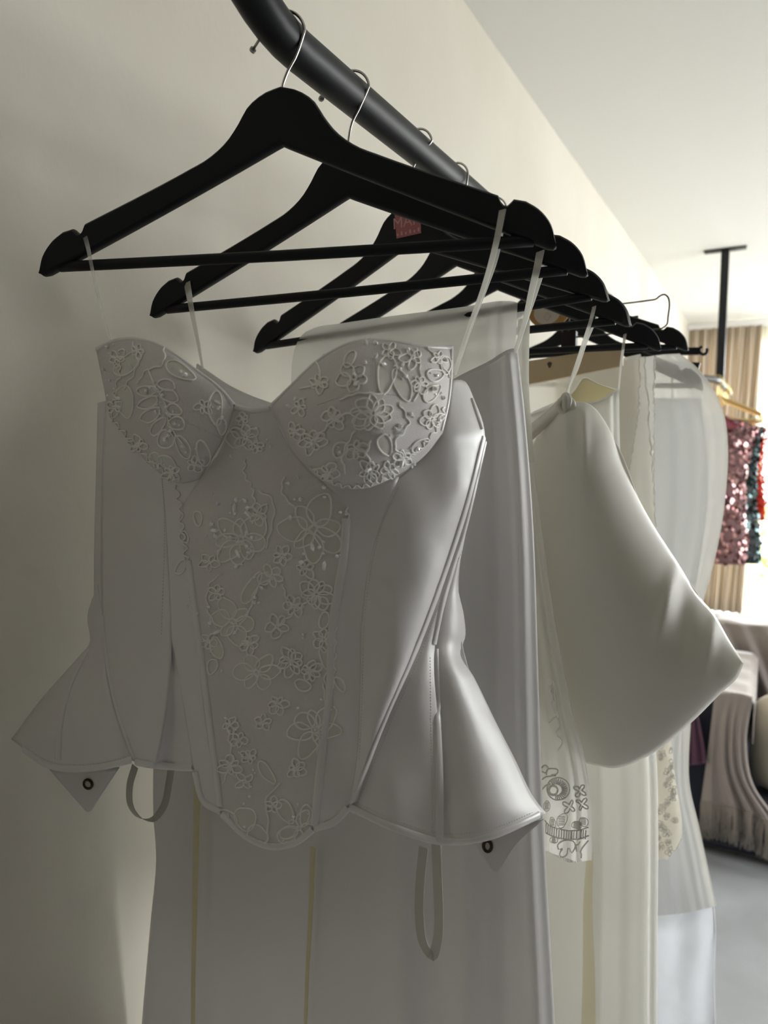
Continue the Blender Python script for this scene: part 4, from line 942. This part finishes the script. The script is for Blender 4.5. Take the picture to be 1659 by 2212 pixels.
for quad, nm in ((((1362, 685), (1378, 682), (1378, 700), (1362, 702)), 'garment clip'), ):
    pl = Plane((CAM.x - .345, 1.28, CAM.z + .14), 0)
    t = thing('clip_hanger', 'small black clip hanger peeking over the sixth wooden hanger', 'hanger', pl.at(1372, 700))
    slab('clip', ((1360, 684), (1378, 681), (1378, 704), (1360, 706)), 0, .008, 'black_plastic', t, pl)
    slab('clip', ((1381, 692), (1391, 691), (1388, 706), (1384, 706)), 0, .008, 'black_plastic', t, pl)
    slab('hanger_arm', ((1330, 702), (1410, 700), (1410, 714), (1330, 716)), -.001, .006, 'black_plastic', t, pl)
    tube('hook', curve([pl.at(1345, 705, -.004), pl.at(1320, 680, -.004), Vector((.325, 1.28, RAIL_Z - .005)), Vector((.3, 1.28, RAIL_Z + .0182)), Vector((.277, 1.28, RAIL_Z + .006))], 24), .0012, M['dark_wire'], t, 8)
# round tag hanging between the hangers
PT = Plane((CAM.x - .36, 1.06, CAM.z + .2), 2)
pc = PT.at(1186, 668)
pq = thing('hanging_tag', 'round ochre tag with a cream disc glimpsed between the hangers', 'tag', pc)
def disc(c, r, o0, o1, n=40):
    v = [c + PT.n * o + PT.u * (r * math.cos(2 * math.pi * k / n)) + Vector((0, 0, r * .86 * math.sin(2 * math.pi * k / n))) for o in (o0, o1) for k in range(n)]
    return v, [tuple(range(n))[::-1], tuple(range(n, 2 * n))] + [(k, (k + 1) % n, n + (k + 1) % n, n + k) for k in range(n)]
pxm = (PT.at(1286, 668) - pc).length / 100
link('tag_board', *disc(pc, 48 * pxm, -.001, .001), M['ochre'], pq, False); link('disc', *disc(PT.at(1182, 676), 29 * pxm, .001, .0018), M['cream_disc'], pq, False)
dc = PT.at(1182, 684, .0021)
tube('diamond_mark', [dc + PT.u * (8 * pxm * math.cos(a)) + Vector((0, 0, 9 * pxm * math.sin(a))) for a in (0, math.pi / 2, math.pi, math.pi * 1.5)], .0003, M['grey_line'], pq, 6, True)
tube('hang_cord', curve([pc + Vector((0, 0, .028)), pc + Vector((.002, 0, .07)), Vector((.318, 1.06, RAIL_Z - .01)), Vector((.293, 1.06, RAIL_Z + .0178)), Vector((.268, 1.06, RAIL_Z - .01))], 30), .0008, M['cord'], pq, 6)

# ------------------------------------------------------------------ party dresses on the far end of the rail
def gold_hanger(y, yaw, label):
    xr = .394
    o = thing('wire_hanger', label, 'hanger', (xr, y, RAIL_Z - .075), 'gold wire hangers at the far end of the rail')
    a = math.radians(yaw); u = Vector((math.cos(a), math.sin(a), 0)); c = o.location.copy()
    sh = [c + u * x + Vector((0, 0, z)) for x, z in ((0, .004), (-.05, -.022), (-.12, -.055), (-.2, -.10), (-.195, -.112), (0, -.112), (.195, -.112), (.2, -.10), (.12, -.055), (.05, -.022), (0, 0))]
    tube('shoulder_frame', curve(sh, 50), .0032, M['gold'], o, 6)
    hk = [c, c + Vector((0, 0, .03))] + [c + u * (.021 * math.cos(t)) + Vector((0, 0, .075 + .021 * math.sin(t))) for t in [math.radians(-60 + 240 * k / 10) for k in range(11)]]
    tube('hook', curve(hk, 30), .0028, M['gold'], o, 6)
    return o, u
GY = [(3.93, 4, 'gold wire hanger nearest on the far rail, carrying the burgundy velvet top'), (4.05, -3, 'gold wire hanger carrying the rose gold sequin dress'), (4.22, 5, 'gold wire hanger carrying the black green sequin dress'),
      (4.38, -2, 'gold wire hanger carrying the scarlet feather-edged dress')] + [(4.44 + .055 * k, (3, -4, 6, -2, 5, 0, -5)[k], 'bare gold wire hanger bunched at the far end of the rail') for k in range(7)]
GH = [gold_hanger(*g) for g in GY]
def party(name, label, k, zbot, wtop, wbot, mat, depth, shoulder=.19, root_extra=None):
    h, u = GH[k]; c = h.location + Vector((0, 0, -.055)); n = Vector((u.y, -u.x, 0))
    t = thing(name, label, 'dress', c)
    g = []
    nu, nv = 26, 34
    for j in range(nv):
        v = j / (nv - 1); z = c.z - .03 - v * (c.z - .03 - zbot); w = wtop + (wbot - wtop) * v - .03 * sn(v * 1.2)
        row = []
        for i in range(nu + 1):
            a = 2 * math.pi * i / nu
            zz = z + (-.075 * abs(math.cos(a)) * (1 - v) ** 3)
            row.append(Vector((c.x, c.y, zz)) + u * (w * math.cos(a)) + n * ((depth + .006 * math.sin(a * 7)) * math.sin(a)))
        g.append(row)
    vv, ff, uv = grid_mesh(g); link('dress_body', vv, ff, M[mat], t, True, uv, .002)
    return t, g
def sequins(t, g, mat, seed, size, count):
    r = random.Random(seed); v, f = [], []
    nv, nu = len(g), len(g[0])
    for k in range(count):
        j = r.uniform(0, nv - 1.01); i = r.uniform(0, nu - 1.01); a, b = int(j), int(i)
        p = g[a][b].lerp(g[a][b + 1], i - b).lerp(g[a + 1][b].lerp(g[a + 1][b + 1], i - b), j - a)
        n = (g[a][b + 1] - g[a][b]).cross(g[a + 1][b] - g[a][b]).normalized()
        cc = sum((g[a][q] for q in range(0, nu, 4)), Vector()) / len(range(0, nu, 4))
        if n.dot(p - cc) < 0: n = -n
        d = (n + Vector((r.gauss(0, .5), r.gauss(0, .5), r.gauss(0, .35)))).normalized(); e1 = d.orthogonal().normalized(); e2 = d.cross(e1)
        s = size * r.uniform(.6, 1.3); b0 = len(v); p = p + n * .004
        v += [p + e1 * (s * math.cos(q)) + e2 * (s * 1.35 * math.sin(q)) for q in [math.pi / 3 * m for m in range(6)]]; f.append(tuple(range(b0, b0 + 6)))
    link('sequins', v, f, M[mat], t, False, kind='stuff')
t, g = party('velvet_top', 'small burgundy velvet top peeking past the rounded garment bag', 0, 1.69, .125, .10, 'red_velvet', .02)
t, g = party('sequin_dress', 'rose gold sequin dress hanging at the far end of the rail', 1, 1.00, .185, .15, 'rose_cloth', .055)
sequins(t, g, 'rose_sequin', 1, .010, 1500)
t, g = party('sequin_dress', 'black green sequin dress behind the rose gold one', 2, 0.98, .21, .22, 'green_cloth', .05)
sequins(t, g, 'green_sequin', 2, .010, 1500)
t, g = party('feather_dress', 'scarlet dress with feathery edge nearest the window', 3, 1.20, .222, .23, 'red_cloth', .04)
r = random.Random(8); v, f = [], []
for k in range(420):
    j = r.randrange(2, len(g)); p = g[j][r.choice((0, 1, 25, 24))] + Vector((r.gauss(0, .012), r.gauss(0, .02), r.gauss(0, .012)))
    tube_geo([p, p + Vector((r.uniform(-.01, .035), r.gauss(0, .02), r.gauss(0, .018)))], [.004, .0008], 4, False, v, f)
link('feather_trim', v, f, M['red_fluff'], t, False, kind='stuff')

# ------------------------------------------------------------------ curtains
def curtain(name, label, xt0, xt1, xb0, xb1, yc, zt, zb, mat, amp, waves, uvw=None):
    nu, nv = 160, 16; g = []
    for j in range(nv):
        v = j / (nv - 1); row = []
        for i in range(nu):
            u = i / (nu - 1)
            row.append(Vector((xt0 + (xt1 - xt0) * u + ((xb0 + (xb1 - xb0) * u) - (xt0 + (xt1 - xt0) * u)) * v ** 1.3, yc + amp * math.sin(u * waves * 2 * math.pi + .5 * math.sin(u * 13)) * (.7 + .3 * v), zt + (zb - zt) * v)))
        g.append(row)
    vv, ff, uv = grid_mesh(g)
    o = link(name, vv, ff, M[mat], None, True, uv, .001)
    return tag(o, label, 'curtain')
xa, xb = P(1500, 800, 6.24).x, P(1643, 800, 6.24).x
curtain('striped_curtain', 'brown and beige striped curtain at the left of the far window', .02, xb, .02, P(1606, 1250, 6.24).x, 6.225, RZ - .075, WIN[2] + .01, 'curtain', .022, 8)
curtain('voile_curtain', 'pale cream voile beside the striped curtain', P(1590, 800, 6.3).x, P(1656, 800, 6.3).x, P(1590, 1250, 6.3).x, P(1641, 1250, 6.3).x, 6.30, RZ - .075, WIN[2] + .01, 'sheer', .014, 4)

# ------------------------------------------------------------------ sofa with throw
YS = on_floor(1520, 1845).y
def PS(px, py, dy=0.0): return P(px, py, YS + dy)
ax0, ax1 = PS(1440, 1600).x, PS(1618, 1600).x
zarm = PS(1560, 1500).z
yb = YS + .86
zback = P(1560, 1345, yb - .14).z
zseat = P(1700, 1722, YS + .16).z
sofa = thing('sofa', 'dark charcoal sofa under the far window, mostly covered by a throw', 'sofa', (ax0 + .9, YS + .5, 0))
SX1 = ax0 + 2.1
box('sofa_base', ax0, SX1, YS + .02, yb, .02, zseat - .12, M['sofa'], sofa, .02)
box('armrest', ax0, ax1, YS, yb, .04, zarm - .012, M['sofa'], sofa, .04, 5)
box('armrest', SX1 - .2, SX1, YS, yb, .04, zarm - .012, M['sofa'], sofa, .04, 5)
box('backrest', ax0 + .01, SX1 - .01, yb - .14, yb + .0, .3, zback - .012, M['sofa'], sofa, .05, 5)
box('seat_cushion', ax1 + .005, (ax1 + SX1 - .2) / 2, YS - .0, yb - .2, zseat - .13, zseat, M['sofa'], sofa, .04, 5)
box('seat_cushion', (ax1 + SX1 - .2) / 2 + .005, SX1 - .21, YS - .0, yb - .2, zseat - .13, zseat, M['sofa'], sofa, .04, 5)
throw = thing('throw_blanket', 'taupe velvet throw with long fringe draped over the sofa arm and back', 'blanket', (ax1, YS, zarm))
PF = Plane((0, YS - .012, 0), 0)
txl = PS(1540, 1500).x
patch('front_drape', PF, V2((1543, 1503), (1560, 1497), (1600, 1498), (1626, 1506)), V2((1514, 1732), (1560, 1738), (1612, 1752), (1700, 1796)), V2((1543, 1503), (1532, 1600), (1520, 1690), (1514, 1732)), V2((1626, 1506), (1612, 1600), (1625, 1690), (1700, 1796)),
      lambda u, v, x, y: .006 + v * sum(h * math.exp(-((u - c) / w) ** 2) for c, w, h in ((.12, .06, .012), (.42, .05, .030), (.60, .04, .034), (.80, .05, .030), (.95, .04, .02), (.51, .04, -.010), (.28, .07, -.008))) + .03 * v * u, M['throw'], throw, 70, 40, .004)
g = []
for j in range(16):
    y = YS - .012 + (yb - .2 - YS) * j / 15; row = []
    for i in range(14):
        u = i / 13; x = txl + (ax1 + .012 - txl) * u
        zz = zarm + .004 + .004 * math.sin(j * 1.7 + u * 3) - (.02 * max(0, u - .85) / .15) ** 1
        row.append(Vector((x, y, zz)))
    for q in range(1, 6): row.append(Vector((ax1 + .012, y, zarm - .02 - .03 * q)))
    g.append(row)
vv, ff, uv = grid_mesh(g); link('arm_cover', vv, ff, M['throw'], throw, True, uv, .004)
PB = Plane((0, yb - .152, 0), 0)
patch('back_drape', PB, V2((1536, 1343), (1590, 1347), (1650, 1351), (1760, 1360)), V2((1560, 1500), (1640, 1520), (1720, 1530), (1780, 1540)), V2((1536, 1343), (1550, 1420), (1560, 1500)), V2((1760, 1360), (1770, 1450), (1780, 1540)),
      lambda u, v, x, y: .012 + .016 * math.sin(u * 26 - v * 5) * (.25 + v), M['throw'], throw, 90, 30, .004)
g = [[Vector((P(1536, 1340, yb - .152).x + 1.0 * i / 30, yb - .165 + .175 * j / 8, zback + .006 + .006 * math.sin(i * .9) - (.01 if j in (0, 8) else 0))) for i in range(31)] for j in range(9)]
vv, ff, uv = grid_mesh(g); link('top_cover', vv, ff, M['throw'], throw, True, uv, .004)
r = random.Random(2); v, f = [], []
bot = curve(V2((1514, 1732), (1560, 1738), (1612, 1752), (1700, 1796)), 200)
for k, p in enumerate(bot):
    u = k / 199; off = .006 + sum(h * math.exp(-((u - c) / w) ** 2) for c, w, h in ((.12, .06, .012), (.42, .05, .030), (.60, .04, .034), (.80, .05, .030), (.95, .04, .02), (.51, .04, -.010), (.28, .07, -.008))) + .03 * u
    a = PF.at(p.x, p.y, off); ln = .145 * r.uniform(.85, 1.05)
    tube_geo([a, a + Vector((r.gauss(0, .003), r.gauss(0, .003), -ln * .5)), a + Vector((r.gauss(0, .006), r.gauss(0, .006), -ln))], .0016, 4, False, v, f)
link('fringe', v, f, M['fringe'], throw, True, kind='stuff')
# cream cushion on the seat
cc = P(1724, 1600, YS + .18)
v = []; nlat, nlon = 20, 32
for j in range(nlat + 1):
    a = math.pi * j / nlat - math.pi / 2
    for i in range(nlon):
        b = 2 * math.pi * i / nlon
        sg = lambda q, e: math.copysign(abs(q) ** e, q)
        v.append(cc + Vector((.175 * sg(math.cos(a), .7) * sg(math.cos(b), .6), .10 * sg(math.sin(a), 1.0), .20 * sg(math.cos(a), .7) * sg(math.sin(b), .6))))
f = [(j * nlon + i, j * nlon + (i + 1) % nlon, (j + 1) * nlon + (i + 1) % nlon, (j + 1) * nlon + i) for j in range(nlat) for i in range(nlon)]
lowz = min(q.z for q in v); v = [q + Vector((0, 0, zseat + .005 - lowz)) for q in v]
tag(link('cushion', v, f, M['cushion'], None), 'plump cream velvet cushion on the sofa seat beside the arm', 'cushion')
# purple cloth over the end of the arm
PC = Plane((0, YS - .02, 0), 0)
o, _ = patch('scarf', PC, V2((1478, 1545), (1495, 1543), (1508, 1548)), V2((1475, 1655), (1500, 1652), (1526, 1648)), V2((1478, 1545), (1475, 1655)), V2((1508, 1548), (1518, 1600), (1526, 1648)), lambda u, v, x, y: .006 + .01 * math.sin(u * 14), M['purple'], None, 24, 20, .004)
tag(o, 'deep purple cloth hanging over the left of the sofa arm', 'scarf')
